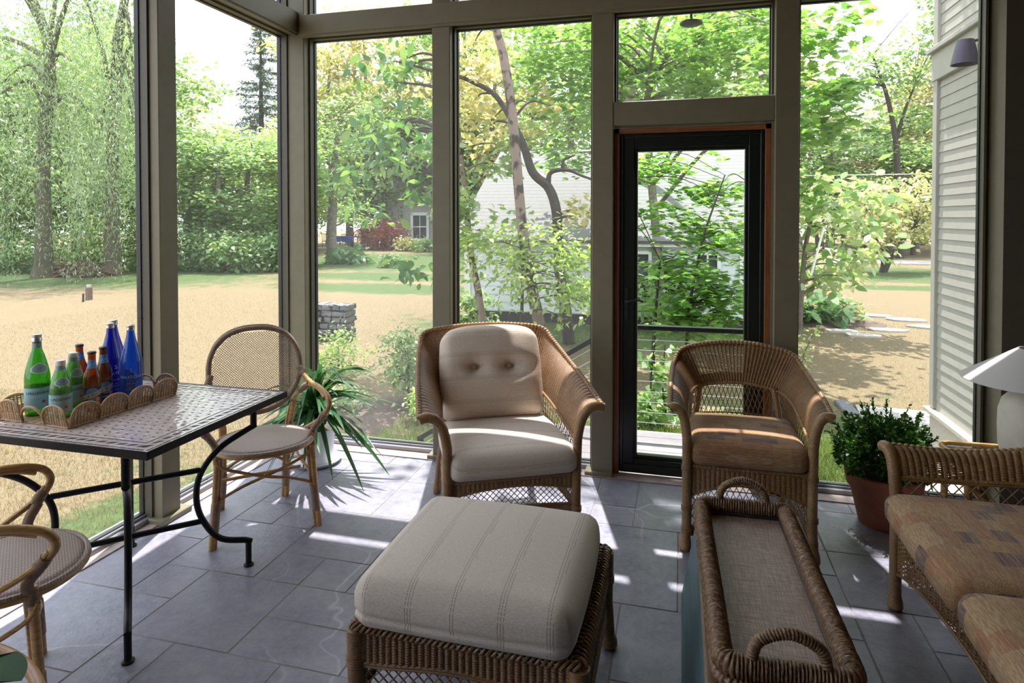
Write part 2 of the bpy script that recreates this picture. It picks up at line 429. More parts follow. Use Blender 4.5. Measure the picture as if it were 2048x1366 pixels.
fr(lx0 + .02, lx1 - .02, lz0 + .03, lz1 - .02, .062, 3.762, 3.826, .05)
fr(lx0 + .078, lx1 - .078, lz0 + .078, lz1 - .078, .022, 3.775, 3.82)
leaf = lf.build('leaf', M['door'], d)
MB().box((lx0 + .09, 3.796, .09), (lx1 - .09, 3.802, 1.90)).build('glass_pane', M['glass'], d)
h = MB().box((-.318, 3.752, .90), (-.292, 3.764, 1.10), .004)
P = spline([(-.305, 3.76, 1.02), (-.305, 3.715, 1.02), (-.285, 3.705, 1.022), (-.24, 3.706, 1.032), (-.205, 3.708, 1.022)], 6)
h.tube(P, np.linspace(.008, .006, len(P)), 8); h.lathe([(.001, -.006), (.011, -.006), (.011, .006), (.001, .006)], (-.305, 3.757, .945), 12)
hd = h.build('lever_handle', M['track'], d)
# ---------------------------------------------------------------- mosaic table
def table():
    t = thing('mosaic_table', 'square mosaic topped table on curved black iron legs', 'table', (-2.11, 2.03, 0))
    x0, x1, y0, y1, z = -.355, .458, -.37, .368, .75
    m = NT('mosaic'); n = m.noise(2.5, 3); v = m.node('TexVoronoi', inp={'Vector': m.map((1, 1, .02)), 'Scale': 42.0}); n2 = m.noise(7, 4)
    c = m.mix(m.ramp(v.outputs['Color'], [(.2, 0), (.8, 1)]), (.56, .47, .46), (.68, .58, .56))
    e = m.node('TexVoronoi', feature='DISTANCE_TO_EDGE', inp={'Vector': m.map((1, 1, .02)), 'Scale': 42.0}).outputs[0]
    c = m.mix(m.ramp(e, [(0, .45), (.05, 0)]), c, (.20, .17, .17))
    M['mosaic'] = m.pbr(c, m.ramp(n2, [(.3, .07), (.7, .18)]), m.bump(m.math('ADD', m.math('MULTIPLY', v.outputs['Distance'], .6), n2), .22, .01), Specular_IOR_Level=.75)
    r = MB(); w = .007
    for a, b in (((x0 - w, y0 - w, z - .026), (x1 + w, y0, z + .0015)), ((x0 - w, y1, z - .026), (x1 + w, y1 + w, z + .0015)), ((x0 - w, y0, z - .026), (x0, y1, z + .0015)), ((x1, y0, z - .026), (x1 + w, y1, z + .0015))): r.box(a, b, .0015)
    r.build('iron_rim', M['iron'], t)
    dk = MB(); zz = z + .0004
    def q(P): dk.add([(p[0], p[1], zz) for p in P], [[0, 1, 2, 3]])
    bx0, bx1, by0, by1 = x0 + .075, x1 - .075, y0 + .075, y1 - .075
    nx, ny = 17, 18
    for i in range(nx):
        for j in range(ny):
            cx = bx0 + (i + .5 + .5 * (j % 2)) * (bx1 - bx0) / (nx + .5); cy = by0 + (j + .5) * (by1 - by0) / ny; jx, jy = rng.normal(0, .0012, 2)
            q([(cx - .0065 + jx, cy - .0024 + jy), (cx + .0065 + jx, cy - .0024 + jy), (cx + .0065 + jx, cy + .0024 + jy), (cx - .0065 + jx, cy + .0024 + jy)])
    for off, th in ((.066, .005), (.008, .006)):
        a0, a1, c0, c1 = x0 + off, x1 - off, y0 + off, y1 - off
        L = .034
        for k in range(int((a1 - a0) / L)):
            for yy in (c0, c1 - th): q([(a0 + k * L + .001, yy), (a0 + (k + 1) * L - .001, yy), (a0 + (k + 1) * L - .001, yy + th), (a0 + k * L + .001, yy + th)])
        for k in range(int((c1 - c0) / L)):
            for xx in (a0, a1 - th): q([(xx, c0 + k * L + .001), (xx + th, c0 + k * L + .001), (xx + th, c0 + (k + 1) * L - .001), (xx, c0 + (k + 1) * L - .001)])
    L = .042
    for k in range(int((x1 - x0 - .04) / L)):
        a = x0 + .025 + k * L
        for yy in (y0 + .04, y1 - .04): q([(a, yy - .012), (a + .028, yy - .004), (a + .036, yy + .012), (a + .008, yy + .004)])
    for k in range(int((y1 - y0 - .04) / L)):
        a = y0 + .025 + k * L
        for xx in (x0 + .04, x1 - .04): q([(xx - .012, a), (xx + .004, a + .008), (xx + .012, a + .036), (xx - .004, a + .028)])
    nd = sum(len(f) for f in dk.f); tp = dk.box((x0, y0, z - .018), (x1, y1, z), .001).build('tabletop', plain('dark_mosaic', (.045, .033, .035), .6, .3, 60, Specular_IOR_Level=.12), t); tp.data.materials.append(M['mosaic'])
    for i, p in enumerate(tp.data.polygons): p.material_index = int(i >= nd)
    for sx, sy in ((1, -1), (1, 1), (-1, 1), (-1, -1)):
        d = A(sx, sy, 0) / 2 ** .5
        arc = spline([A(a, 0, b) for a, b in ((.44, .110), (.33, .146), (.265, .235), (.240, .33), (.256, .435), (.33, .53), (.455, .60))], 8)
        P = np.concatenate([[A(.44, 0, .008)], [A(.44, 0, .098)], arc, [A(.462, 0, .62), A(.464, 0, .726)]])
        mp = lambda P: np.stack([P[:, 0] * d[0], P[:, 0] * d[1], P[:, 2]], -1)
        lg = MB()
        lg.tube(mp(np.array([A(.44, 0, .0), A(.44, 0, .105)])), .0125, 12)
        lg.tube(mp(np.concatenate([[A(.452, 0, .102)], arc[1:-1], [A(.474, 0, .608)]])), .0125, 12)
        lg.tube(mp(np.array([A(.464, 0, .602), A(.464, 0, .728)])), .0135, 12)
        lg.lathe([(.001, .0), (.02, .0), (.021, .006), (.016, .010), (.001, .010)], (d[0] * .44, d[1] * .44, 0), 16)
        lg.build('leg', M['iron'], t)
    for sx, sy in ((1, 1), (1, -1)):
        d = A(sx, sy, 0) / 2 ** .5
        for zz2, s in ((.452, .254), (.236, .266)):
            MB().tube(np.array([-d * s + A(0, 0, zz2), d * s + A(0, 0, zz2)]), .0115, 10).build('stretcher', M['iron'], t)
table()

# ---------------------------------------------------------------- scalloped tray and bottles
M['seagrass_light'] = wickermat('light_rattan', (.34, .20, .10), (.52, .35, .19))
M['rattan'] = None
t = NT('rattan_cane'); n = t.noise(4, 3, t.map((6, 6, 40))); c = t.ramp(n, [(.3, (.36, .19, .065)), (.7, (.58, .36, .15))]); M['rattan'] = t.pbr(c, .32)
M['rattan_wrap'] = plain('rattan_wrap', (.27, .185, .13), .5, .2, 40)
def scallop_tray():
    t = thing('scalloped_tray', 'rattan tray with scalloped woven sides and arched handles on the mosaic table', 'tray', (-2.26, 2.012, .7515), R(-3.2))
    hx, hy = .172, .232
    fn = lambda u, v: np.stack([(u * 2 - 1) * hx, (v * 2 - 1) * hy, 0 * u + .004], -1)
    b = MB(); weave(b, fn, .34, .46, .018, .006, 4, 3, .0012, .001, 1); b.box((-hx, -hy, 0), (hx, hy, .003)); b.build('base', M['seagrass_light'], t)
    def arch(p0, p1, h0, h1, out):
        L = np.linalg.norm(p1 - p0)
        hh = lambda u: h0 + (h1 - h0) * np.sqrt(np.clip(1 - (2 * u - 1) ** 2, 0, 1))
        fn = lambda u, v: (p0 + (p1 - p0) * u[..., None]) + out * (.012 * v)[..., None] + A(0, 0, 1) * (v * hh(u) + .002)[..., None]
        m = MB(); weave(m, fn, L, h1, .0125, .0048, 5, 3, .0022, .001, 1, holes=lambda U, V: (V > .45) & (V < .85)); 
        u = np.linspace(0, 1, 25); top = fn(u, np.ones(25)); m.tube(top, .0038, 6); m.tube(fn(u, np.ones(25) * .0) , .004, 6)
        m.tube(np.array([p0, fn(A(0.0), A(1.0))[0]]), .004, 6); m.tube(np.array([p1, fn(A(1.0), A(1.0))[0]]), .004, 6)
        o = m.build('scallop', M['seagrass_light'], t)
    for sx in (-1, 1):
        for k in range(4):
            a, b = -hy + k * hy / 2, -hy + (k + 1) * hy / 2
            arch(A(sx * hx, a, 0), A(sx * hx, b, 0),   .034, .078, A(sx, 0, 0))
    for sy in (-1, 1):
        for a, b in ((-hx, -hx / 3), (hx / 3, hx)):
            arch(A(a, sy * hy, 0), A(b, sy * hy, 0),   .034, .078, A(0, sy, 0))
        P = spline([A(-hx / 3, sy * hy, .004), A(-hx / 3 + .002, sy * (hy + .006), .03), A(-hx / 5, sy * (hy + .012), .056), A(0, sy * (hy + .014), .066), A(hx / 5, sy * (hy + .012), .056), A(hx / 3 - .002, sy * (hy + .006), .03), A(hx / 3, sy * hy, .004)], 6)
        m = MB(); wrapped(m, P, .0048, .005, .0006, 8); m.build('handle', M['seagrass_light'], t)
scallop_tray()

def glassmat(name, col, dens=1.0):
    t = NT(name)
    tr = t.node('BsdfTransparent', inp={'Color': col}); gl = t.node('BsdfGlossy', inp={'Color': (1, 1, 1), 'Roughness': .03}); df = t.node('BsdfDiffuse', inp={'Color': tuple(c * .7 for c in col)})
    a = t.node('MixShader', inp={0: .35, 1: tr.outputs[0], 2: df.outputs[0]})
    f = t.node('LayerWeight', inp={'Blend': .35}).outputs['Fresnel']
    m = t.node('MixShader', inp={0: t.math('ADD', t.math('MULTIPLY', f, .5), .03), 1: a.outputs[0], 2: gl.outputs[0]})
    t.t.links.new(m.outputs[0], t.out.inputs[0]); return t.m
GL = {'green': glassmat('green_glass', (.20, .72, .12)), 'green2': glassmat('bright_green_glass', (.32, .76, .26)), 'blue': glassmat('cobalt_glass', (.05, .07, .80)), 'blue2': glassmat('blue_glass', (.04, .22, .88)), 'brown': glassmat('amber_glass', (.52, .17, .03))}
P_ = lambda n, c, r=.45: plain(n, c, r, .05)
LB = {'pale': P_('pale_blue_label', (.30, .53, .60)), 'white': P_('white_print', (.82, .82, .80)), 'navy': P_('navy_print', (.02, .03, .09)), 'sky': P_('sky_label', (.13, .33, .66)), 'orange': P_('orange_print', (.75, .26, .06)), 'red': P_('red_star', (.62, .06, .05)), 'silver': plain('silver_cap', (.62, .61, .60), .3, .05, Metallic=.8), 'blackcap': P_('dark_cap', (.02, .02, .03), .35), 'greylabel': P_('grey_blue_label', (.27, .40, .44)), 'etch': P_('etched_print', (.45, .52, .80)), 'cream': P_('cream_banner', (.72, .66, .52))}
def text_mesh(body, size, spacing=1.0):
    cu = bpy.data.curves.new('lettering', 'FONT'); cu.body = body; cu.size = size; cu.align_x = 'CENTER'; cu.space_character = spacing; cu.resolution_u = 2
    o = bpy.data.objects.new('lettering', cu); COL.objects.link(o); bpy.context.view_layer.update()
    me = bpy.data.meshes.new_from_object(o.evaluated_get(bpy.context.evaluated_depsgraph_get()))
    V = np.array([v.co[:] for v in me.vertices]).reshape(-1, 3); F = [list(p.vertices) for p in me.polygons]
    bpy.data.objects.remove(o); bpy.data.curves.remove(cu); bpy.data.meshes.remove(me); return V, F
def wrap_text(mb, body, size, r, z, ang, tilt=0, sp=1.0, bold=0):
    V, F = text_mesh(body, size, sp)
    for dx in ([0] if not bold else [-bold, 0, bold]):
        W = V.copy(); W[:, 0] += dx
        if tilt: c, s = math.cos(tilt), math.sin(tilt); W[:, 0], W[:, 1] = W[:, 0] * c - W[:, 1] * s, W[:, 0] * s + W[:, 1] * c
        rr = r if np.isscalar(r) else np.interp(z + W[:, 1], r[0], r[1])
        a = ang + W[:, 0] / (rr if np.isscalar(rr) else rr.mean())
        Q = np.stack([rr * np.cos(a), rr * np.sin(a), z + W[:, 1]], -1)
        n0 = mb.n; mb.v.append(Q); mb.n += len(Q)
        for k in {len(f) for f in F}: mb.f.append(np.array([f for f in F if len(f) == k]) + n0)
def patch(mb, r, z0, z1, ang, half, shape=None, prof=None, n=20, k=10):
    """label bent round the bottle; shape(u,v) trims it"""
    u = np.linspace(-1, 1, n + 1); v = np.linspace(-1, 1, k + 1); U, W = np.meshgrid(u, v, indexing='ij')
    if shape == 'oval': d = np.sqrt(U ** 2 + W ** 2) + 1e-9; mx = np.maximum(np.abs(U), np.abs(W)); U, W = U * mx / d, W * mx / d
    if shape == 'pear': d = np.sqrt(U ** 2 + W ** 2) + 1e-9; mx = np.maximum(np.abs(U), np.abs(W)); U, W = U * mx / d * (1 - .25 * W * mx / d), W * mx / d
    Z = (z0 + z1) / 2 + W * (z1 - z0) / 2; rr = r if prof is None else np.interp(Z, prof[0], prof[1]) + r
    a = ang + U * half
    return mb.grid(np.stack([rr * np.cos(a), rr * np.sin(a), Z], -1))
def band(mb, r, z0, z1, prof=None):
    u = np.linspace(0, 2 * PI, 41); Z = np.linspace(z0, z1, 8); U, W = np.meshgrid(u, Z, indexing='ij')
    rr = r if prof is None else np.interp(W, prof[0], prof[1]) + r
    return mb.grid(np.stack([rr * np.cos(U), rr * np.sin(U), W], -1))
def bottle(name, label, loc, kind, face, group):
    t = thing(name, label, 'bottle', (*loc, .7575), 0, group); PR = {
        'big': [(.0, 0), (.034, 0), (.040, .006), (.041, .02), (.0415, .12), (.041, .145), (.036, .175), (.026, .215), (.0165, .245), (.0145, .265), (.0145, .29)],
        'small': [(0, 0), (.030, 0), (.035, .005), (.036, .02), (.0362, .10), (.034, .12), (.026, .15), (.0165, .178), (.0145, .195)],
        'beer': [(0, 0), (.026, 0), (.0295, .004), (.030, .02), (.030, .115), (.028, .135), (.019, .16), (.0145, .178), (.013, .205), (.0138, .224)],
        'blue': [(0, 0), (.036, 0), (.040, .006), (.041, .02), (.0412, .14), (.040, .165), (.033, .195), (.022, .235), (.0155, .265), (.0135, .285), (.0135, .292)]}[kind]
    p = np.array(PR); zz = np.linspace(0, 1, len(p)); q = spline([A(a, 0, b) for a, b in PR], 5); prof = (q[:, 2].copy(), q[:, 0].copy()); o = np.argsort(prof[0]); prof = (prof[0][o], prof[1][o])
    g = {'big': 'green', 'small': 'green2', 'beer': 'brown', 'blue': 'blue' if loc[0] < -2.25 else 'blue2'}[kind]
    MB().lathe([(max(a, .0005), b) for a, _, b in q], k=32).build('glass_body', GL[g], t, smooth=180)
    a = face
    if kind in ('big', 'small'):
        s = 1.0 if kind == 'big' else .86; h0, h1 = (.018, .105) if kind == 'big' else (.012, .088)
        rl = prof[1].max() + .0006
        lb = band(MB(), .0007, h0 + .008, h1, prof).build('label', LB['pale'], t)
        tx = MB(); wrap_text(tx, 'S.PELLEGRINO', .0135 * s, rl + .0004, h1 - .024 * s, a, 0, 1.1, .0003); tx.build('brand_lettering', LB['navy'], lb)
        for tt, hh, zz in (('NATURAL MINERAL WATER', .0042, h1 - .034 * s), ('BOTTLED AT THE SOURCE', .0038, h0 + .012)): tx = MB(); wrap_text(tx, tt, hh * s, rl + .0004, zz, a); tx.build('small_lettering', LB['white'], lb)
        st = MB(); V = []
        for k in range(10): rr = (.010 if k % 2 == 0 else .0042) * s; th = PI / 2 + k * PI / 5; V.append((a + .35 + rr * math.cos(th) / rl, h0 + .034 * s + rr * math.sin(th)))
        V = [((rl + .0005) * math.cos(x), (rl + .0005) * math.sin(x), z) for x, z in V]; c = np.mean(V, 0)
        st.add(V + [tuple(c)], [[k, (k + 1) % 10, 10] for k in range(10)]); st.build('red_star', LB['red'], lb)
        zc = .178 if kind == 'big' else .135
        nk = patch(MB(), .0008, zc - .019 * s, zc + .019 * s, a + .1, .8, 'pear', prof).build('shoulder_label', LB['white'], t)
        patch(MB(), .0011, zc - .0165 * s, zc + .0165 * s, a + .1, .7, 'pear', prof).build('shoulder_label_centre', LB['greylabel'], nk)
        tx = MB(); wrap_text(tx, 'S.P', .010 * s, (prof[0], prof[1] + .0016), zc - .004, a + .1); tx.build('monogram', LB['navy'], nk)
        z0 = .252 if kind == 'big' else .176
        band(MB(), .0007, z0, z0 + .018, prof).build('neck_label', LB['greylabel'], t)
        top = p[-1, 1]
        if kind == 'big': MB().lathe([(.0145, top - .016), (.0165, top - .014), (.0165, top - .004), (.0150, top - .002), (.0150, top + .001), (.0158, top + .004), (.0155, top + .012), (.013, top + .0135), (.0005, top + .0135)], k=24).build('cap', LB['silver'], t)
        else: MB().lathe([(.0150, top - .004), (.0165, top - .002), (.0165, top + .014), (.0155, top + .0155), (.0005, top + .0155)], k=24).build('cap', LB['white'], t)
    elif kind == 'beer':
        rl = .0306
        lb = patch(MB(), rl, .022, .092, a, 1.25).build('label', LB['navy'], t)
        patch(MB(), rl + .0003, .042, .090, a - .05, .78, 'oval').build('moon_disc', LB['sky'], lb)
        bn = MB(); u = np.linspace(-1.15, 1.15, 22)
        bn.grid(np.stack([np.stack([(rl + .0006) * np.cos(a + u), (rl + .0006) * np.sin(a + u), .062 + u * .009 + dz], -1) for dz in (-.008, .008)], 1)[::1]); bn.build('banner', LB['cream'], lb)
        tx = MB(); wrap_text(tx, 'BLUE MOON', .0128, rl + .001, .0575, a, .29, 1.0, .0003); tx.build('brand_lettering', LB['navy'], lb)
        tx = MB(); wrap_text(tx, 'BELGIAN WHITE', .0068, rl + .0006, .029, a); tx.build('small_lettering', LB['white'], lb)
        patch(MB(), rl + .0008, .036, .052, a + .55, .26, 'oval').build('orange_slice', LB['orange'], lb)
        nk = patch(MB(), .0007, .163, .196, a, 1.2, None, prof).build('neck_label', LB['sky'], t)
        tx = MB(); wrap_text(tx, 'BLUE MOON', .0058, (prof[0], prof[1] + .0012), .176, a, .25); tx.build('neck_lettering', LB['white'], nk)
        MB().lathe([(.0145, .217), (.0155, .218), (.0150, .224), (.012, .2265), (.0005, .227)], k=21).build('crown_cap', LB['blackcap'], t)
    else:
        rl = .0413; tx = MB()
        wrap_text(tx, 'S', .024, rl + .0004, .118, a); wrap_text(tx, 'SARATOGA', .0155, rl + .0004, .093, a, 0, 1.15, .00025)
        for z, h in ((.070, .0045), (.055, .0035), (.045, .0035), (.03, .0035)): wrap_text(tx, 'SPRING WATER' if z > .06 else 'SINCE 1872' if z > .05 else 'SARATOGA SPRINGS NY' if z > .04 else '28 FL OZ', h, rl + .0004, z, a)
        for z in (.0685, .0775): band_ = None
        tx.build('etched_lettering', LB['white'] if loc[0] < -2.25 else LB['etch'], t)
        MB().lathe([(.0135, .283), (.0155, .285), (.0155, .291), (.0148, .293), (.0152, .296), (.0152, .304), (.013, .3055), (.0005, .3055)], k=24).build('cap', LB['silver'], t)
fa = lambda x, y, o=0: math.atan2(-y, -x) + o
for nm, lb, loc, kind, o, gr in (
    ('water_bottle', 'large green glass water bottle with a silver cap, leftmost on the tray', (-2.365, 1.868), 'big', .12, 'green water bottles on the tray'),
    ('water_bottle', 'small green water bottle with a white cap at the front of the tray', (-2.245, 1.862), 'small', .1, 'green water bottles on the tray'),
    ('water_bottle', 'small green water bottle with a white cap partly hidden behind its twin', (-2.327, 1.983), 'small', .4, 'green water bottles on the tray'),
    ('beer_bottle', 'brown beer bottle with blue neck label beside the rear white capped green bottle', (-2.385, 2.062), 'beer', .25, 'brown beer bottles on the tray'),
    ('beer_bottle', 'front brown beer bottle with its dark label and orange slice in full view', (-2.208, 1.961), 'beer', .05, 'brown beer bottles on the tray'),
    ('beer_bottle', 'brown beer bottle standing against the cobalt blue bottles', (-2.246, 2.046), 'beer', .3, 'brown beer bottles on the tray'),
    ('water_bottle', 'cobalt blue glass water bottle in the middle of the tray next to the beer bottles', (-2.305, 2.135), 'blue', .45, 'blue water bottles on the tray'),
    ('water_bottle', 'cobalt blue water bottle almost hidden behind another blue bottle', (-2.360, 2.202), 'blue', .3, 'blue water bottles on the tray'),
    ('water_bottle', 'bright blue glass water bottle standing rightmost on the tray', (-2.183, 2.118), 'blue', .0, 'blue water bottles on the tray')):
    bottle(nm, lb, loc, kind, fa(*loc, o), gr)

# ---------------------------------------------------------------- rattan bistro chairs
def cane_mesh(mb, fn, inside, w, h, pitch=.0125, r=.0019):
    for sg in (1, -1):
        n = int((w + h) / pitch)
        for i in range(n + 1):
            c = i * pitch - (w + h) / 2
            tt = np.linspace(-h / 2, h / 2, 34); x = c * 1.0 + sg * tt
            ok = inside(x, tt); idx = np.flatnonzero(ok)
            if len(idx) < 2: continue
            mb.tube(fn(x[idx], tt[idx]), r, 4, cap=False, sq=(1.15, .6))
def bistro_chair(label, loc, rz):
    t = thing('rattan_armchair', label, 'chair', (*loc, 0), rz, 'rattan bistro chairs')
    C2, Wm = M['rattan'], M['rattan_wrap']
    # back: oval cane panel, curved round the sitter
    hw, hh, zc = .212, .203, .722
    def bk(x, z):   # x across, z up from centre
        x = np.asarray(x, float); z = np.asarray(z, float)
        wid = 1 - .16 * np.clip(-z / hh, 0, 1) ** 1.5
        return np.stack([x * wid, .205 + .16 * (z) + .02 - .35 * x ** 2 , zc + z], -1)
    n = 3.0
    ins = lambda x, z: (np.abs(x) / hw) ** 2.4 + (np.abs(z) / hh) ** 2.4 < 1
    cm = MB(); cane_mesh(cm, bk, ins, 2 * hw, 2 * hh); cm.build('cane_back_panel', M['cane'], t)
    a = np.linspace(0, 2 * PI, 73)[:-1]
    ex = lambda c: np.sign(c) * np.abs(c) ** (2 / 2.4)
    ring = bk(ex(np.cos(a)) * (hw + .008), ex(np.sin(a)) * (hh + .008))
    b = MB(); Q = resample(np.concatenate([ring, ring[:1]]), .0022); b.tube(Q, .0125 + .0008 * np.abs(np.sin(np.arange(len(Q)) * PI / 4)), 9, cap=False)
    b.tube(ring + A(0, .012, .010), .008, 8, closed=True)
    b.build('back_frame', Wm, t)
    # seat
    sx, sy, sz, scy = .218, .205, .447, -.025
    u = np.linspace(0, 1, 40); v = np.linspace(0, 2 * PI, 97)
    U, V = np.meshgrid(u, v, indexing='ij')
    zt = sz + .010 * (1 - U ** 2) - .022 * np.clip((U - .90) / .10, 0, 1) ** 2
    st = MB().grid(np.stack([sx * U * np.cos(V) * (1 - .06 * np.sin(V)), scy + sy * U * np.sin(V), zt], -1)); st.build('woven_seat', M['seat_weave'], t, smooth=180)
    ap = np.linspace(0, 2 * PI, 65)[:-1]
    rim = np.stack([sx * 1.0 * np.cos(ap) * (1 - .06 * np.sin(ap)), scy + sy * np.sin(ap), np.full(64, sz - .020)], -1)
    rb = MB(); rb.tube(rim, .011, 10, closed=True); rb.build('seat_ring', C2, t)
    br = MB(); Q = resample(np.concatenate([rim, rim[:1]]) + A(0, 0, .010), .004); ph = np.arange(len(Q)); off = np.stack([np.cos(ph * 1.2), np.sin(ph * 1.2), 0 * ph], -1) * .0005
    br.tube(Q + off, .008 + .0009 * np.abs(np.sin(ph * PI / 3)), 7); br.build('seat_edging', M['seat_weave'], t)
    # legs: paired canes with a bound foot
    def leg(nm, P, side):
        m = MB(); P = np.array(P); m.tube(P, .0135, 10); q = P + A(side * -.015, 0.012, 0); q[:, 2] = np.minimum(q[:, 2], P[-1, 2] - .03); m.tube(q, .010, 8)
        lg = m.build('leg', C2, t)
        w = MB(); f = lambda z: np.array([np.interp(z, P[:, 2], P[:, k]) for k in range(2)] + [z])
        wrapped(w, [f(z) + A(side * -.006, .005, 0) for z in np.linspace(.075, .20, 5)], .0205, .005, .001, 10)
        w.build('binding', Wm, lg); return lg
    for s in (-1, 1):
        leg('leg', [(s * .240, -.110, 0), (s * .222, -.098, .22), (s * .208, -.085, .45)], s)
        leg('leg', [(s * .165, .31, 0), (s * .160, .25, .2), (s * .165, .185, .45), (s * .185, .185, .56)], s)
        am = MB()
        P = spline([(s * .205, -.085, .42), (s * .225, -.075, .47), (s * .262, -.115, .535), (s * .283, -.140, .585), (s * .282, -.110, .63), (s * .265, -.02, .655), (s * .250, .08, .655), (s * .228, .165, .685), (s * .213, .195, .72)], 8)
        am.tube(P, .0125, 10)
        P2 = spline([(s * .170, .185, .545), (s * .205, .15, .60), (s * .242, .09, .645), (s * .262, -.02, .645), (s * .272, -.10, .62)], 8); am.tube(P2, .0095, 8)
        P3 = spline([(s * .275, -.125, .565), (s * .262, -.085, .52), (s * .235, .0, .47), (s * .21, .06, .435)], 8); am.tube(P3, .0095, 8)
        arm = am.build('arm', C2, t)
        for Q, r in ((P[4:15], .0155), ([P[20] * .6 + P3[6] * .4, P[17] * .7 + P3[8] * .3, P[14] * .8 + P3[12] * .2], [.017, .0195, .016]), (P2[8:16] + A(0, 0, .003), [.012, .018, .016]), (P[-9:], .016), ([(s * .208, -.085, .40), (s * .207, -.085, .445)], .019)):
            w = MB(); wrapped(w, Q, r, .005, .001, 10); w.build('binding', Wm, arm)
    # crossed canes between the legs on all four sides, and straight rails
    ft = [A(-.222, -.098, 0), A(.222, -.098, 0), A(.162, .26, 0), A(-.162, .26, 0)]
    for i in range(4):
        p, q = ft[i], ft[(i + 1) % 4]; d = q - p
        for a0, a1 in ((p, q), (q, p)):
            dd = a1 - a0; off = np.cross(d, A(0, 0, 1)); off = off / np.linalg.norm(off) * (.006 if a0 is p else -.006)
            P = spline([a0 + A(0, 0, .405), a0 + dd * .07 + A(0, 0, .36), a0 + dd * .30 + A(0, 0, .315), a0 + dd * .5 + A(0, 0, .285) + off, a0 + dd * .75 + A(0, 0, .255), a0 + dd * .95 + A(0, 0, .215), a1 + A(0, 0, .185)], 7)
            MB().tube(P, .0075, 8).build('curved_stretcher', C2, t)
        m = (p + q) / 2
    MB().tube(np.array([ft[0] * .5 + ft[3] * .5 + A(0, 0, .235), ft[1] * .5 + ft[2] * .5 + A(0, 0, .235)]), .0085, 8).build('cross_rail', C2, t)
    return t
t = NT('cane_weave'); n = t.noise(14, 3); M['cane'] = t.pbr(t.ramp(n, [(.3, (.30, .185, .11)), (.7, (.42, .27, .15))]), .45)
t = NT('seat_weave'); w1 = t.node('TexWave', wave_type='BANDS', bands_direction='X', inp={'Vector': t.obj(), 'Scale': 26.0, 'Distortion': 0}); w2 = t.node('TexBrick', inp={'Vector': t.map((1, 1, .01), rot=(0, 0, R(0))), 'Color1': (1, 1, 1), 'Color2': (.8, .8, .8), 'Mortar': (0, 0, 0), 'Scale': 21.0, 'Mortar Size': .05, 'Brick Width': .36, 'Row Height': .16})
c = t.mix(t.math('MULTIPLY', w2.outputs[0], 1.0), (.38, .30, .275), (.62, .51, .465)); M['seat_weave'] = t.pbr(c, .5, t.bump(w2.outputs[0], .6, .004))
bistro_chair('rattan armchair with oval cane back standing behind the far corner of the mosaic table', (-1.95, 2.65), R(45))
bistro_chair('rattan armchair cut off by the left edge, in front of the mosaic table', (-2.0, 1.445), R(142))
# ---------------------------------------------------------------- wicker armchairs, ottoman, loveseat
WK = {'warm': wickermat('honey_wicker', (.30, .165, .085), (.46, .28, .155)), 'mid': wickermat('brown_wicker', (.20, .105, .04), (.34, .19, .08)), 'dark': wickermat('dark_wicker', (.15, .075, .032), (.27, .145, .065))}
WP = {'warm': wickermat('honey_binding', (.26, .135, .055), (.40, .235, .11), .38), 'mid': wickermat('brown_binding', (.25, .14, .055), (.40, .25, .12), .38), 'dark': wickermat('dark_binding', (.17, .09, .038), (.28, .16, .07), .38)}
def stripefab(name, axis, period, off, base=(.56, .505, .45)):
    t = NT(name); o = t.obj(); sp = t.node('SeparateXYZ'); t.set(sp.inputs[0], o); x = sp.outputs[axis]; y = sp.outputs[1 - axis]
    if axis == 1: x = t.math('SUBTRACT', x, sp.outputs[2])
    m = t.math('MODULO', t.math('ADD', x, off + period * 40), period)
    def line(c, w): return t.math('LESS_THAN', t.math('ABSOLUTE', t.math('SUBTRACT', m, c)), w)
    cell = t.math('FLOOR', t.math('DIVIDE', t.math('ADD', x, off + period * 40), period))
    gate = t.math('GREATER_THAN', t.node('TexNoise', noise_dimensions='2D', inp={'Vector': t.node('CombineXYZ', inp={0: t.math('MULTIPLY', y, 9.0), 1: t.math('MULTIPLY', cell, 7.3)}).outputs[0], 'Scale': 1.0, 'Detail': 0}).outputs[0], .53)
    l = t.math('MAXIMUM', t.math('MAXIMUM', line(.03, .0011), line(.038, .0011)), t.math('MULTIPLY', line(.046, .0011), gate))
    st = t.math('GREATER_THAN', t.math('MODULO', t.math('ADD', y, 10.0), .006), .0016)
    l = t.math('MULTIPLY', t.math('MULTIPLY', l, st), .66)
    sc = [1, 1, 1]; sc[axis] = 1; n = t.noise(240, 3, t.map((3 if axis == 1 else .5, 3 if axis == 0 else .5, 1))); n2 = t.noise(420, 2)
    c = t.mix(t.ramp(n, [(.35, 0), (.65, 1)]), tuple(b * .86 for b in base), tuple(b * 1.08 for b in base))
    c = t.mix(l, c, (.13, .085, .075))
    nb = t.noise(5.5, 4, rough=.5)
    return t.pbr(c, .9, t.bump(t.math('ADD', t.math('MULTIPLY', nb, 5.0), n), .35, .004), Sheen_Weight=.15)
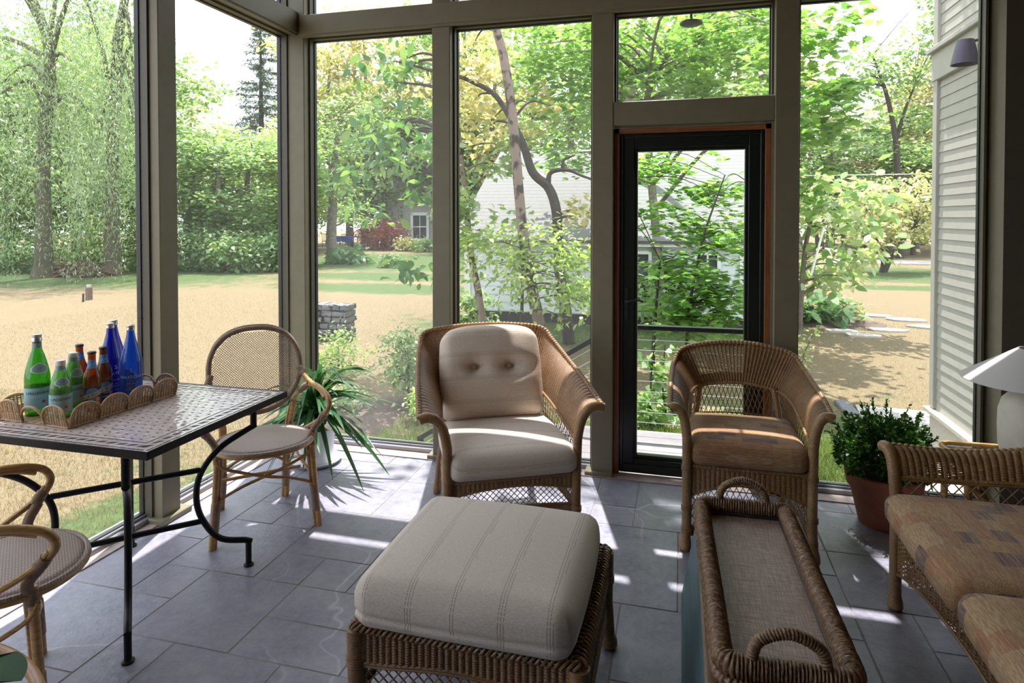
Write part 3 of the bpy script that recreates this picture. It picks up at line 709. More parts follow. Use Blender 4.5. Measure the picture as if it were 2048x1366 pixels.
def patchfab(name, axis, u0=.075, v0=.05):
    """brown woven blocks: ochre, rust, plum, streaked along one axis"""
    t = NT(name); sp = t.node('SeparateXYZ'); t.set(sp.inputs[0], t.obj()); x, y = sp.outputs[axis], sp.outputs[1 - axis]
    row = t.math('FLOOR', t.math('DIVIDE', t.math('ADD', y, 8.0), v0))
    sh = t.node('TexWhiteNoise', noise_dimensions='1D', inp={'W': row}).outputs[0]
    col = t.math('FLOOR', t.math('ADD', t.math('DIVIDE', t.math('ADD', x, 8.0), u0), t.math('MULTIPLY', sh, 3.0)))
    rnd = t.node('TexWhiteNoise', noise_dimensions='2D', inp={'Vector': t.node('CombineXYZ', inp={0: row, 1: col}).outputs[0]}).outputs[0]
    block = t.ramp(rnd, [(0, (.34, .17, .07)), (.2, (.40, .25, .095)), (.4, (.33, .14, .06)), (.55, (.43, .29, .15)), (.72, (.32, .17, .075)), (.87, (.085, .047, .07)), (1, (.11, .06, .08))], 'CONSTANT')
    sc = [60, 60, 60]; sc[axis] = 3; st = t.noise(2.2, 4, t.map(tuple(sc)), .6)
    c = t.mix(t.ramp(st, [(.40, .0), (.66, .7)]), block, (.42, .31, .19)); c = t.mix(t.ramp(t.noise(2.0, 3, t.map(tuple(x * 1.7 for x in sc), (3, 5, 1))), [(.50, 0), (.68, .7)]), c, (.36, .15, .065))
    sc2 = [260, 260, 260]; sc2[axis] = 22; s2 = t.noise(1.6, 2, t.map(tuple(sc2)))
    c = t.mix(t.ramp(s2, [(.40, .55), (.58, 0)]), c, (.13, .065, .045))
    return t.pbr(c, .9, t.bump(s2, .4, .003), Sheen_Weight=.12)

def wicker_chair(label, loc, rz, kind, half, tipx, backy, prof, rail, topz, legback, skirt):
    """prof: control points (bottom xyz, top xyz) of the wrap-round band, right half from arm front to back middle"""
    t = thing('wicker_armchair', label, 'armchair', (*loc, 0), rz, 'wicker armchairs'); W, P_ = WK[kind], WP[kind]
    Bc = np.array([p[0] for p in prof]); Tc = np.array([p[1] for p in prof]); mir = A(-1, 1, 1)
    B = spline(np.concatenate([Bc * mir, Bc[:-1][::-1]]), 10); T = spline(np.concatenate([Tc * mir, Tc[:-1][::-1]]), 10)
    s = np.linspace(0, 1, len(B)); cwc = np.linspace(0, 1, len(Bc)); m = len(s)
    cw = np.clip(1 - np.abs(np.linspace(-1, 1, m)) , 0, 1); cw = np.clip(1 - cw * 1.7, 0, 1)
    cen = (B + T) / 2; C = cen * (1 - cw[:, None]) + cw[:, None] * np.stack([B[:, 0] + .12 * (T - B)[:, 0], B[:, 1] + .1 * (T - B)[:, 1], T[:, 2] + .035], -1)
    def band(u, v):
        f = lambda X: np.stack([np.interp(u, s, X[:, k]) for k in range(3)], -1)
        b, c, tt = f(B), f(C), f(T); v = v[..., None]
        return b * (1 - v) ** 2 + 2 * c * v * (1 - v) + tt * v ** 2
    L = np.linalg.norm(np.diff(cen, axis=0), axis=1).sum()
    mb = MB(); weave(mb, band, L, .27, .0195, .0058, 6, 4, .0030, .0012, -1, holes=lambda U, V: (np.abs(U - .5) < .14) & (V > .25) & (V < .9))
    mb.build('woven_back_and_arms', W, t, smooth=180)
    e = MB(); ed = band(np.linspace(0, 1, 160), np.ones(160)); wrapped(e, ed, .0095, .020, .0035, 9); wrapped(e, band(np.linspace(0, 1, 160), np.zeros(160)), .0065, .016, .002, 8); e.build('braided_edge', P_, t)
    # lattice between the band and the seat rail
    ry = legback[1] * .78
    rl = np.stack([np.interp(np.abs(np.linspace(-1, 1, m)), [0, .30, .42, 1], [0, half * .72, half * .94, half * .99]) * np.sign(np.linspace(-1, 1, m)), np.interp(np.abs(np.linspace(-1, 1, m)), [0, .30, .42, 1], [ry, ry, ry * .86, -.0]), np.full(m, rail)], -1)
    def low(u, v):
        f = lambda X: np.stack([np.interp(u, s, X[:, k]) for k in range(3)], -1); v = v[..., None]
        return f(rl) * (1 - v) + f(B) * v
    lt = MB(); lattice(lt, low, L * .92, .20, .030, .0019, 5, slope=.62)
    lt.tube(low(np.linspace(0, 1, 90), np.full(90, .36)), .004, 6); lt.tube(low(np.linspace(0, 1, 90), np.full(90, .42)), .0035, 6)
    lt.build('lattice', W, t)
    # legs: front posts sweep out into the arm scroll
    for sg, uu in ((-1, 0.0), (1, 1.0)):
        arc = band(np.full(14, uu), np.linspace(0, 1, 14))
        P = np.concatenate([[A(sg * half * 1.03, -.012, 0), A(sg * half, -.012, .15), A(sg * half, -.012, .30)], arc + A(0, -.010, -.004)])
        P = resample(spline(P, 6), .0015); n = len(P); z = np.linspace(0, 1, n)
        rr = np.interp(z, [0, .02, .05, .09, .55, 1], [.020, .027, .027, .021, .0205, .0215])
        lg = MB(); lg.tube(P, rr + .0009 * np.abs(np.sin(np.arange(n) * PI / 4)), 12)
        lo = lg.build('leg', P_, t)
        for zz in (.09, .195, .375): k = MB(); wrapped(k, np.array([A(sg * half, -.012, zz - .012), A(sg * half, -.012, zz + .012)]), .0235, .006, .002, 12); k.build('binding', W, lo)
        bx, by = legback
        Pb = spline([A(sg * bx, by, 0), A(sg * bx * .97, by * .93, .2), A(sg * bx * .92, by * .80, rail), A(Bc[-3][0] * sg * 1.0, Bc[-3][1] + .0, Bc[-3][2] + .01)], 12)
        lb = MB(); Q = resample(Pb, .0015); lb.tube(Q, np.interp(np.linspace(0, 1, len(Q)), [0, .03, .08, .13, 1], [.019, .025, .024, .018, .016]) + .0009 * np.abs(np.sin(np.arange(len(Q)) * PI / 4)), 10); lb.build('leg', P_, t)
    # seat deck and skirt with an arched foot
    sd = MB(); fnd = lambda u, v: np.stack([(u * 2 - 1) * half * (.98 - .2 * v), v * ry, 0 * u + rail - .012], -1); weave(sd, fnd, 2 * half, ry, .02, .007, 4, 3, .002, .001, 1); sd.build('seat_deck', W, t, smooth=180)
    sk = MB(); z0, z1, zb = skirt
    arch = lambda u: z0 + (z1 - z0) * np.clip(np.sin(PI * u), 0, 1) ** .8
    def panel(p0, p1):
        d = (p1 - p0); Lp = np.linalg.norm(d)
        fn = lambda u, v: p0 + d * u[..., None] + A(0, 0, 1) * (arch(u) * (1 - v) + rail * v)[..., None]
        weave(sk, fn, Lp, rail - z1 + .04, .021, .0055, 6, 4, .003, .0011, 1)
        g = np.linspace(0, 1, 40); sk.tube(fn(g, np.zeros(40)), .005, 6); wrapped(sk, fn(g, np.ones(40)), .0075, .018, .0025, 8)
        f2 = lambda u, v: p0 + d * u[..., None] + A(0, 0, 1) * ((zb + (arch(u) - z0) * .45) * (1 - v) + arch(u) * v)[..., None]
        lattice(sk, f2, Lp, .11, .027, .0019, 5, slope=.8); sk.tube(f2(g, np.zeros(40)), .006, 6)
        f3 = lambda u, v: p0 + d * u[..., None] + A(0, 0, 1) * ((zb + (arch(u) - z0) * .45) - .035 * (1 - v))[..., None]
        weave(sk, f3, Lp, .035, .021, .0055, 4, 4, .002, .001, 1); sk.tube(f3(g, np.zeros(40)), .005, 6)
    fl, fr_, bl, br = A(-half, -.012, 0), A(half, -.012, 0), A(-legback[0] * .95, legback[1] * .86, 0), A(legback[0] * .95, legback[1] * .86, 0)
    panel(fl, fr_); panel(fr_, br); panel(br, bl); panel(bl, fl)
    sk.build('woven_skirt', W, t, smooth=60)
    return t
AL, AR = (-.712, 2.70), R(27.2)
wicker_chair('honey wicker armchair with cream tufted cushions behind the ottoman', AL, AR, 'warm', .29, .417, .7,
    [((.292, -.012, .50), (.412, -.02, .652)), ((.29, .18, .53), (.402, .20, .715)), ((.275, .38, .575), (.385, .43, .775)), ((.25, .52, .60), (.362, .62, .835)), ((.20, .575, .605), (.325, .715, .885)), ((.10, .595, .61), (.17, .735, .908)), ((0, .60, .61), (0, .74, .915))], .355, .90, (.262, .735), (.285, .320, .215))
BL, BR = (.295, 2.975), R(1.0)
wicker_chair('brown wicker armchair with an open lattice back in front of the glass door', BL, BR, 'mid', .262, .343, .55,
    [((.262, -.012, .50), (.338, -.02, .650)), ((.255, .16, .545), (.335, .18, .69)), ((.245, .32, .59), (.328, .36, .715)), ((.225, .44, .61), (.315, .50, .745)), ((.185, .52, .615), (.275, .575, .795)), ((.09, .535, .632), (.15, .60, .828)), ((0, .54, .638), (0, .61, .838))], .385, .83, (.235, .60), (.235, .315, .10))

def local(base, rz, p):
    c, s = math.cos(rz), math.sin(rz); return (base[0] + c * p[0] - s * p[1], base[1] + s * p[0] + c * p[1], p[2])
M['cream_y'] = stripefab('cream_stripe_cross', 1, .135, .095, (.74, .65, .575)); M['cream_x'] = stripefab('cream_stripe_long', 0, .130, .041, (.61, .54, .475))
# back cushion: tufted at two buttons, leaning on the chair back
def back_cushion():
    hx, hz, hy = .268, .242, .07; bt = [(-.092, .02), (.092, .02)]
    def shape(w):
        x, y, z = w[..., 0], w[..., 1], w[..., 2] - .242
        # here: x across, y thickness (front = -y), z up
        d = sum(np.exp(-(((x - bx) / .05) ** 2 + ((z - bz) / .045) ** 2)) for bx, bz in bt) + .45 * np.exp(-((z - .02) / .03) ** 2) * np.exp(-(x / .21) ** 4)
        fr_ = (y < 0)
        dome = (1 - np.clip(np.abs(x) / hx, 0, 1) ** 2.5) * (1 - np.clip(np.abs(z) / hz, 0, 1) ** 2.5)
        y = np.where(fr_, y - .030 * dome + .052 * d * dome ** .3, y + .01 * dome)
        cor = np.clip(z / hz, 0, 1) ** 2 * np.abs(x / hx) ** 2
        return np.stack([x * (1 - .045 * cor - .07 * np.clip(-z / hz, -1, 1) * 0), y, (z - .045 * np.abs(x / hx) ** 3 * np.clip(z / hz, 0, 1)) + .242], -1)
    mb = rbox(hx, hy, hz, .062, 30, fn=shape)
    lean = R(-19)
    t = tag(bpy.data.objects.new('back_cushion', None), 'cream striped back cushion with two buttons leaning in the left wicker armchair', 'cushion', 'cream striped cushions'); COL.objects.link(t)
    t.location = local(AL, AR, (.0, .455, .472)); t.rotation_euler = (lean, 0, AR)
    o = mb.build('cover', M['cream_bk'], t, smooth=180)
    for bx, bz in bt: MB().lathe([(.0005, .0), (.013, -.001), (.0135, -.005), (.009, -.010), (.0005, -.0115)], k=16).build('button', M['button'], t)
    for (bx, bz), b in zip(bt, [x for x in bpy.data.objects if x.parent == t and x.name.startswith('button')]):
        b.location = (bx, -.045, bz + .242); b.rotation_euler = (R(-90), 0, 0)
def zstripe(name, base):
    t = NT(name); sp = t.node('SeparateXYZ'); t.set(sp.inputs[0], t.obj()); z, x = sp.outputs[2], sp.outputs[0]; period = .117
    m = t.math('MODULO', t.math('ADD', z, 1.0), period); line = lambda c, w: t.math('LESS_THAN', t.math('ABSOLUTE', t.math('SUBTRACT', m, c)), w)
    st = t.math('GREATER_THAN', t.math('MODULO', t.math('ADD', x, 10.0), .006), .0016)
    l = t.math('MULTIPLY', t.math('MULTIPLY', t.math('MAXIMUM', line(.03, .0011), t.math('MAXIMUM', line(.038, .0011), line(.046, .0008))), st), .65)
    n = t.noise(240, 3, t.map((.5, 1, 3))); c = t.mix(t.ramp(n, [(.35, 0), (.65, 1)]), tuple(b * .86 for b in base), tuple(b * 1.08 for b in base)); c = t.mix(l, c, (.16, .10, .09))
    nb = t.noise(6, 4); return t.pbr(c, .9, t.bump(t.math('ADD', t.math('MULTIPLY', nb, 5.0), n), .35, .004), Sheen_Weight=.15)
M['cream_bk'] = zstripe('cream_stripe_upright', (.76, .64, .535)); M['button'] = plain('tan_button', (.36, .24, .15), .6, .1)
back_cushion()
def loose(name, label, loc, rz, mb, mat, group, seam=None):
    t = thing(name, label, 'cushion', loc, rz, group); mb.build('cover', mat, t, smooth=180)
    if seam: hx, hy, r, z = seam; MB().tube(ring_path(hx, hy, r, z), .0018, 6, closed=True).build('seam', mat, t)
loose('seat_cushion', 'cream striped seat cushion of the left wicker armchair', local(AL, AR, (.004, .205, .362)), AR, rbox(.288, .262, .062, .045, 22, .022, pinch=.008), M['cream_y'], 'cream striped cushions')
M['patch_x'] = patchfab('brown_patchwork', 0); M['patch_y'] = patchfab('brown_patchwork_long', 1, .16, .075); M['patch_s'] = patchfab('brown_patchwork_settee', 0, .075, .055)
loose('seat_cushion', 'brown patchwork seat cushion of the wicker armchair by the door', local(BL, BR, (0, .20, .392)), BR, rbox(.248, .245, .056, .042, 20, .016, pinch=.006), M['patch_x'], 'brown patchwork cushions')

def ottoman():
    t = thing('wicker_ottoman', 'square brown wicker ottoman in front of the left armchair', 'ottoman', (-.563, 1.60, 0)); W, P_ = WK['dark'], WP['dark']
    hx, d, zr, zs = .322, .60, .348, .265
    cs = [A(-hx, 0, 0), A(hx, 0, 0), A(hx, d, 0), A(-hx, d, 0)]
    sk = MB(); lt = MB(); bd = MB(); lo = MB()
    for i in range(4):
        p, q = cs[i], cs[(i + 1) % 4]; v_ = q - p; L = np.linalg.norm(v_); out = np.cross(v_ / L, A(0, 0, 1))
        arch = lambda u: zs - .012 * np.cos(2 * PI * u)
        fn = lambda u, v: p + v_ * u[..., None] + out * .004 + A(0, 0, 1) * (arch(u) * (1 - v) + zr * v)[..., None]
        weave(sk, fn, L - .0, .085, .0195, .0056, 8, 5, .0052, .0014, 1)
        g = np.linspace(0, 1, 60)
        # plaited border: three strands rolling over the rim
        for ph in range(3):
            a = np.linspace(0, L / .05 * 2 * PI, int(L / .003)) + ph * 2 * PI / 3; s_ = np.linspace(0, 1, len(a))
            bd.tube(p + v_ * s_[:, None] + out * (.004 + .010 * np.cos(a))[:, None] + A(0, 0, 1) * (zr + .004 + .009 * np.sin(a))[:, None], .0048, 6)
        for k in range(int(L / .0195)):   # bent stake ends hooking over the border
            c = p + v_ * ((k + .5) * .0195 / L); a = np.linspace(-.3, PI, 8)
            bd.tube(c - out * .012 + np.stack([out * (.013 * math.cos(x)) + v_ / L * (.010 * x / PI) + A(0, 0, zr + .004 + .012 * math.sin(x)) for x in a]), .0030, 5)
        bd.tube(fn(g, np.zeros(60)), .0058, 6); bd.tube(fn(g, np.zeros(60)) + A(0, 0, -.009), .0045, 6)
        f2 = lambda u, v: p + v_ * u[..., None] + A(0, 0, 1) * ((.15 + .02 * np.sin(PI * u)) * (1 - v) + (arch(u) - .01) * v)[..., None]
        lattice(lt, f2, L, .115, .030, .0022, 5, slope=.78)
        f3 = lambda u, v: p + v_ * u[..., None] + A(0, 0, 1) * ((.15 + .02 * np.sin(PI * u)) - .03 * (1 - v))[..., None]
        weave(lo, f3, L, .03, .0195, .0056, 5, 4, .003, .001, 1); lo.tube(f3(g, np.ones(60)), .0058, 6); lo.tube(f3(g, np.zeros(60)), .0058, 6)
        # flat woven rim on top
        inn = -out * .055
        f4 = lambda u, v: p + v_ * u[..., None] + inn * v[..., None] + A(0, 0, zr - .004 - 0) + A(0, 0, 1) * (-.010 * v)[..., None]
        weave(sk, f4, L, .055, .0195, .0056, 8, 5, .004, .0012, 1)
    sk.build('woven_apron', W, t, smooth=180); bd.build('plaited_border', P_, t); lt.build('lattice', W, t); lo.build('lower_rail', W, t)
    sd = MB(); weave(sd, lambda u, v: np.stack([(u * 2 - 1) * (hx - .05), .05 + v * (d - .1), 0 * u + zr - .016], -1), .55, .5, .02, .008, 4, 3, .002, .001); sd.build('seat_deck', W, t, smooth=180)
    for c in cs:
        o = A(np.sign(c[0]) * -.006, .006 if c[1] < .3 else -.006, 0); e = A(-np.sign(o[0]) * .014, -np.sign(o[1]) * .02, 0)
        P = resample(np.array([c + o + e, c + o + e * .8 + A(0, 0, .05), c + o + A(0, 0, .17), c + o + A(0, 0, zr - .004)]), .0016); n = len(P)
        lg = MB(); lg.tube(P, np.interp(np.linspace(0, 1, n), [0, .03, .08, .14, .4, 1], [.02, .028, .027, .02, .025, .029]) + .001 * np.abs(np.sin(np.arange(n) * PI / 4)), 14); l = lg.build('leg', P_, t)
        k = MB(); wrapped(k, np.array([c + o + A(0, 0, zs - .025), c + o + A(0, 0, zs + .0)]), .030, .007, .0022, 14); k.build('binding', W, l)
ottoman()
def pucker(w):
    x, y, z = w[..., 0], w[..., 1], w[..., 2]; ax, ay = np.abs(x) / .312, np.abs(y) / .30
    c = np.clip(ax, 0, 1) ** 8 * np.clip(ay, 0, 1) ** 8
    f = 1 - .02 * c * np.cos(np.arctan2(np.abs(y) - .25, np.abs(x) - .26) * 14); s = np.exp(-((z - .052) / .007) ** 2) * .006
    return np.stack([x * f - np.sign(x) * s * ax ** 6, y * f - np.sign(y) * s * ay ** 6, z], -1)
loose('ottoman_cushion', 'thick cream cushion with dark stitched stripes on the wicker ottoman', (-.572, 1.872, .352), 0, rbox(.312, .302, .072, .05, 30, .024, fn=pucker, pinch=.012), M['cream_x'], 'cream striped cushions', (.3085, .2985, .05, .052))

def loveseat():
    t = thing('wicker_loveseat', 'brown wicker loveseat cut off by the right edge', 'loveseat', (.815, 2.03, 0), R(-90)); W, P_ = WK['mid'], WP['mid']
    hw, dp, rail = .69, .60, .365
    for sg in (-1, 1):
        # arm band along the depth
        B = spline([A(sg * (hw - .012), -.012, .515), A(sg * (hw - .01), .25, .52), A(sg * (hw - .02), .52, .54)], 10); T = spline([A(sg * (hw + .055), -.035, .610), A(sg * (hw + .07), .25, .602), A(sg * (hw + .05), .55, .65)], 10)
        s = np.linspace(0, 1, len(B)); C = np.stack([B[:, 0] + sg * .015, B[:, 1] - .005, T[:, 2] + .02], -1)
        def band(u, v):
            f = lambda X: np.stack([np.interp(u, s, X[:, k]) for k in range(3)], -1); v = v[..., None]
            return f(B) * (1 - v) ** 2 + 2 * f(C) * v * (1 - v) + f(T) * v ** 2
        m = MB(); weave(m, band, .56, .16, .0245, .0058, 8, 5, .0048, .0013, -sg, holes=lambda U, V: (V < .34) & (V > .06) & (U > .12) & (U < .85)); m.build('woven_arm', W, t, smooth=180)
        e = MB(); g = np.linspace(0, 1, 60); wrapped(e, band(g, np.ones(60)), .010, .022, .004, 9); wrapped(e, band(g, np.zeros(60)), .006, .016, .002, 8); e.tube(band(g, np.zeros(60)) + A(0, 0, -.010), .005, 6); e.build('braided_edge', P_, t)
        lf = lambda u, v: np.stack([0 * u + sg * (hw - .012), u * .54, rail * (1 - v) + .51 * v], -1)
        l = MB(); lattice(l, lf, .54, .165, .043, .0024, 5, slope=.75); l.tube(lf(g, np.full(60, .42)), .0045, 6); l.tube(lf(g, np.full(60, .36)), .0045, 6); l.build('arm_lattice', W, t)
        P = np.concatenate([[A(sg * (hw - .01), -.012, 0), A(sg * (hw - .01), -.012, .2), A(sg * (hw - .01), -.012, .4)], band(np.zeros(10), np.linspace(0, 1, 10)) + A(0, -.008, -.004)])
        P = resample(spline(P, 6), .0015); n = len(P)
        m = MB(); m.tube(P, np.interp(np.linspace(0, 1, n), [0, .02, .05, .09, .55, 1], [.020, .028, .027, .021, .0205, .021]) + .0009 * np.abs(np.sin(np.arange(n) * PI / 4)), 12); m.build('leg', P_, t)
        m = MB(); wrapped(m, np.array([A(sg * (hw - .03), .60, 0), A(sg * (hw - .02), .57, .3), A(sg * (hw - .02), .55, .60)]), .019, .006, .0009, 10); m.build('leg', P_, t)
    # back
    bk = lambda u, v: np.stack([(u * 2 - 1) * hw, .56 + .10 * v, .40 + v * (.36 + .09 * np.sin(PI * u))], -1)
    m = MB(); weave(m, bk, 2 * hw, .42, .0245, .007, 6, 4, .004, .0012, 1); wrapped(m, bk(np.linspace(0, 1, 80), np.ones(80)), .012, .022, .004, 8); m.build('woven_back', W, t, smooth=180)
    sd = MB(); weave(sd, lambda u, v: np.stack([(u * 2 - 1) * (hw - .02), v * .56, 0 * u + rail - .012], -1), 1.36, .56, .0245, .009, 4, 3, .002, .001); sd.build('seat_deck', W, t, smooth=180)
    sk = MB()
    arch = lambda u: .135 + .12 * np.clip(np.sin(PI * u), 0, 1) ** .7
    fn = lambda u, v: np.stack([(u * 2 - 1) * (hw - .02), 0 * u - .014, arch(u) * (1 - v) + rail * v], -1)
    weave(sk, fn, 1.36, .09, .0245, .0058, 6, 5, .003, .0012, -1, holes=lambda U, V: V < .75); g = np.linspace(0, 1, 90); sk.tube(fn(g, np.zeros(90)), .006, 6); wrapped(sk, fn(g, np.ones(90)), .008, .02, .003, 8)
    f2 = lambda u, v: np.stack([(u * 2 - 1) * (hw - .02), 0 * u - .002 + .03 * (1 - v), (arch(u) - .04) * (1 - v) + rail * v], -1)
    lattice(sk, f2, 1.36, .12, .018, .0016, 4, slope=.5)
    sk.build('woven_skirt', W, t, smooth=60)
loveseat()
for k, (yy, lb) in enumerate(((2.345, 'brown patchwork loveseat cushion next to the woven arm'), (1.695, 'brown patchwork loveseat cushion nearest the camera'))):
    loose('loveseat_cushion', lb, (1.045, yy, .362), R(-90), rbox(.322, .305, .058, .048, 22, .018, pinch=.008), M['patch_s'], 'brown patchwork cushions')
# ---------------------------------------------------------------- chest and seagrass tray
def chest():
    t = thing('wooden_chest', 'long blue painted wooden chest with a bare wood top edge under the seagrass tray', 'chest', (.235, 1.80, 0))
    m = NT('worn_blue_paint'); n = m.noise(3, 6, m.map((1, 4, 14)), .7); n2 = m.noise(9, 5)
    c = m.ramp(m.noise(2.4, 4, m.map((1, 1, 6))), [(.3, (.03, .072, .088)), (.55, (.05, .108, .128)), (.75, (.09, .155, .17))])
    c = m.mix(m.ramp(n, [(.62, 0), (.7, .7)]), c, (.10, .075, .055)); M['blue_paint'] = m.pbr(c, .55, m.bump(n, .25, .004))
    M['chest_wood'] = woodmat('worn_wood', (.09, .055, .035), (.22, .145, .10), 1, .6)
    b = MB(); zt = .385
    V = []
    for x, y, z in ((-.225, -.70, 0), (.225, -.70, 0), (.225, .79, 0), (-.225, .79, 0), (-.166, -.60, zt), (.18, -.60, zt), (.18, .69, zt), (-.166, .69, zt)): V.append((x, y, z))
    b.add(V, [(0, 3, 2, 1), (4, 5, 6, 7), (0, 1, 5, 4), (1, 2, 6, 5), (2, 3, 7, 6), (3, 0, 4, 7)]); b.build('body', M['blue_paint'], t)
    MB().box((-.174, -.615, zt - .004), (.19, .705, zt + .025), .006).build('top_board', M['chest_wood'], t)
    k = MB(); k.box((-.226, -.70, 0), (-.205, -.685, .05)).box((.205, .775, 0), (.226, .79, .05)); k.build('corner_block', M['chest_wood'], t)
chest()
t = NT('seagrass'); n = t.noise(95, 4, rough=.7); n1 = t.noise(12, 3); M['seagrass'] = t.pbr(t.mix(t.ramp(n1, [(.35, 0), (.65, .6)]), t.ramp(n, [(.32, (.045, .024, .014)), (.5, (.16, .09, .048)), (.68, (.40, .26, .15))]), (.22, .13, .07)), .5)
def rope(mb, P, ra, rb, pitch=.010, amp=.004, k=36, chev=True, closed=False, tw=1.0):
    """thick bundle bound with slanting seagrass strands"""
    Q = resample(np.concatenate([P, P[:1]]) if closed else P, pitch / 5)
    if closed: Q = Q[:-1]
    n = len(Q); T = np.roll(Q, -1, 0) - np.roll(Q, 1, 0) if closed else np.gradient(Q, axis=0); T /= np.linalg.norm(T, axis=1)[:, None]
    up = A(0, 0, 1); ref = np.where(np.abs(T @ up)[:, None] > .98, 0, 1)
    Sd = np.cross(T, up + 0 * T); L = np.linalg.norm(Sd, axis=1)[:, None]; Sd = np.where(L > .15, Sd / np.maximum(L, 1e-9), np.nan)
    if np.isnan(Sd).any():
        good = np.flatnonzero(~np.isnan(Sd[:, 0])); Sd = np.stack([np.interp(np.arange(n), good, Sd[good, c]) for c in range(3)], -1); Sd /= np.linalg.norm(Sd, axis=1)[:, None]
    W = np.cross(Sd, T); a = np.arange(k) * 2 * PI / k
    s = np.arange(n)[:, None] * (pitch / 5); jit = np.interp(s[:, 0], np.arange(0, s.max() + .05, .013), rng.normal(0, .25, len(np.arange(0, s.max() + .05, .013))))[:, None]
    ph = (s / pitch) * 2 * PI + (np.abs(((a[None] / PI) % 2) - 1) * 5.0 if chev else tw * a[None] * 2) + jit * 2
    h = amp * np.abs(np.sin(ph / 2)) + .25 * amp * np.sin(ph * 1.7 + a[None] * 3 + jit * 7)
    V = Q[:, None] + ((ra + h)[..., None] * np.cos(a)[None, :, None]) * Sd[:, None] + ((rb + h)[..., None] * np.sin(a)[None, :, None]) * W[:, None]
    m = n if closed else n - 1; i = np.arange(m)[:, None]; j = np.arange(k)[None]; i2 = (i + 1) % n; j2 = (j + 1) % k
    F = np.stack([i * k + j, i * k + j2, i2 * k + j2, i2 * k + j], -1).reshape(-1, 4); return mb.add(V.reshape(-1, 3), F)
def seagrass_tray():
    t = thing('seagrass_tray', 'long braided seagrass tray with two looped handles on the blue chest', 'tray', (.231, 1.965, .411), R(1.6))
    hx, hy = .142, .428
    fr_ = MB(); rope(fr_, ring_path(hx, hy, .03, .056, 6), .020, .024, .0085, .0060, 44, True, True)
    rope(fr_, ring_path(hx + .004, hy + .004, .034, .020, 6), .019, .016, .010, .0045, 34, True, True); fr_.build('braided_rim', M['seagrass'], t, smooth=180)
    m = NT('raffia'); w = m.noise(1.5, 3, m.map((8, 170, 1)), .7); w2 = m.noise(1.5, 3, m.map((170, 8, 1)), .7)
    c = m.mix(m.ramp(w, [(.42, .75), (.56, 0)]), (.42, .31, .255), (.13, .085, .07)); c = m.mix(m.ramp(w2, [(.43, .6), (.56, 0)]), c, (.14, .09, .075)); m.noise(3, 2)
    c = m.mix(m.ramp(m.noise(5, 3), [(.4, 0), (.7, .4)]), c, (.24, .16, .12)); rf = m.pbr(c, .55, m.bump(m.math('ADD', w, w2), .3, .003))
    MB().box((-hx + .012, -hy + .012, .012), (hx - .012, hy - .012, .030)).build('raffia_panel', rf, t)
    ln = MB(); i0, i1, j0, j1 = -hx + .014, hx - .014, -hy + .014, hy - .014
    for lo_, hi_ in (((i0, j0, .03), (i0 + .012, j1, .042)), ((i1 - .012, j0, .03), (i1, j1, .042)), ((i0, j0, .03), (i1, j0 + .012, .042)), ((i0, j1 - .012, .03), (i1, j1, .042))): ln.box(lo_, hi_, .003)
    ln.build('dark_lining', plain('dark_wood_lining', (.035, .028, .035), .35, .2), t)
    for sy in (-1, 1):
        P = spline([A(-.078, sy * hy, .05), A(-.079, sy * hy, .085), A(-.062, sy * hy, .125), A(0, sy * (hy + .004), .150), A(.062, sy * hy, .125), A(.079, sy * hy, .085), A(.078, sy * hy, .05)], 10)
        h = MB(); rope(h, P, .011, .011, .0075, .003, 24, False, tw=.5); h.build('handle', M['seagrass'], t, smooth=180)
seagrass_tray()

# ---------------------------------------------------------------- leaves
def leaf_shape(kind):
    """outline points (x along the leaf 0..1, y across, z lift)"""
    if kind == 'maple':
        o = [(0, 0), (.10, .12), (.02, .42), (.24, .34), (.34, .56), (.46, .30), (.62, .34), (.66, .17), (1, 0)]
        o = o + [(x, -y) for x, y in o[-2:0:-1]]
        return np.array([(x, y, -.10 * abs(y) - .12 * x * x) for x, y in o])
    if kind == 'oval': o = [(0, 0), (.2, .17), (.5, .24), (.8, .13), (1, 0), (.8, -.13), (.5, -.24), (.2, -.17)]; return np.array([(x, y, .25 * abs(y) - .2 * x * x) for x, y in o])
    if kind == 'box': o = [(0, 0), (.35, .24), (.75, .22), (1, 0), (.75, -.22), (.35, -.24)]; return np.array([(x, y, .2 * abs(y)) for x, y in o])
    if kind == 'long': o = [(0, 0), (.3, .09), (1, 0), (.3, -.09)]; return np.array([(x, y, -.25 * x * x) for x, y in o])
    o = [(0, 0), (.45, .32), (1, 0), (.45, -.32)]; return np.array([(x, y, -.15 * x * x) for x, y in o])
def leaves(mb, C, size, kind='simple', updir=.6, dirs=None, droop=.35, jitter=.3, rg=None):
    """one polygon per leaf at the points C, faces tilted to the sky"""
    rg = rg or rng; C = np.asarray(C, float); n = len(C); sh = leaf_shape(kind)
    N = rg.normal(0, 1, (n, 3)); N /= np.linalg.norm(N, axis=1)[:, None]; N = N * (1 - updir) + A(0, 0, 1) * updir; N /= np.linalg.norm(N, axis=1)[:, None]
    D = rg.normal(0, 1, (n, 3)) if dirs is None else dirs + rg.normal(0, .45, (n, 3)); D[:, 2] -= droop
    D -= N * (D * N).sum(1)[:, None]; D /= np.linalg.norm(D, axis=1)[:, None] + 1e-9; Bn = np.cross(N, D)
    s = size * rg.uniform(1 - jitter, 1 + jitter, n)
    V = C[:, None] + s[:, None, None] * (sh[None, :, 0, None] * D[:, None] + sh[None, :, 1, None] * Bn[:, None] + sh[None, :, 2, None] * N[:, None])
    k = len(sh); return mb.add(V.reshape(-1, 3), np.arange(n * k).reshape(n, k))
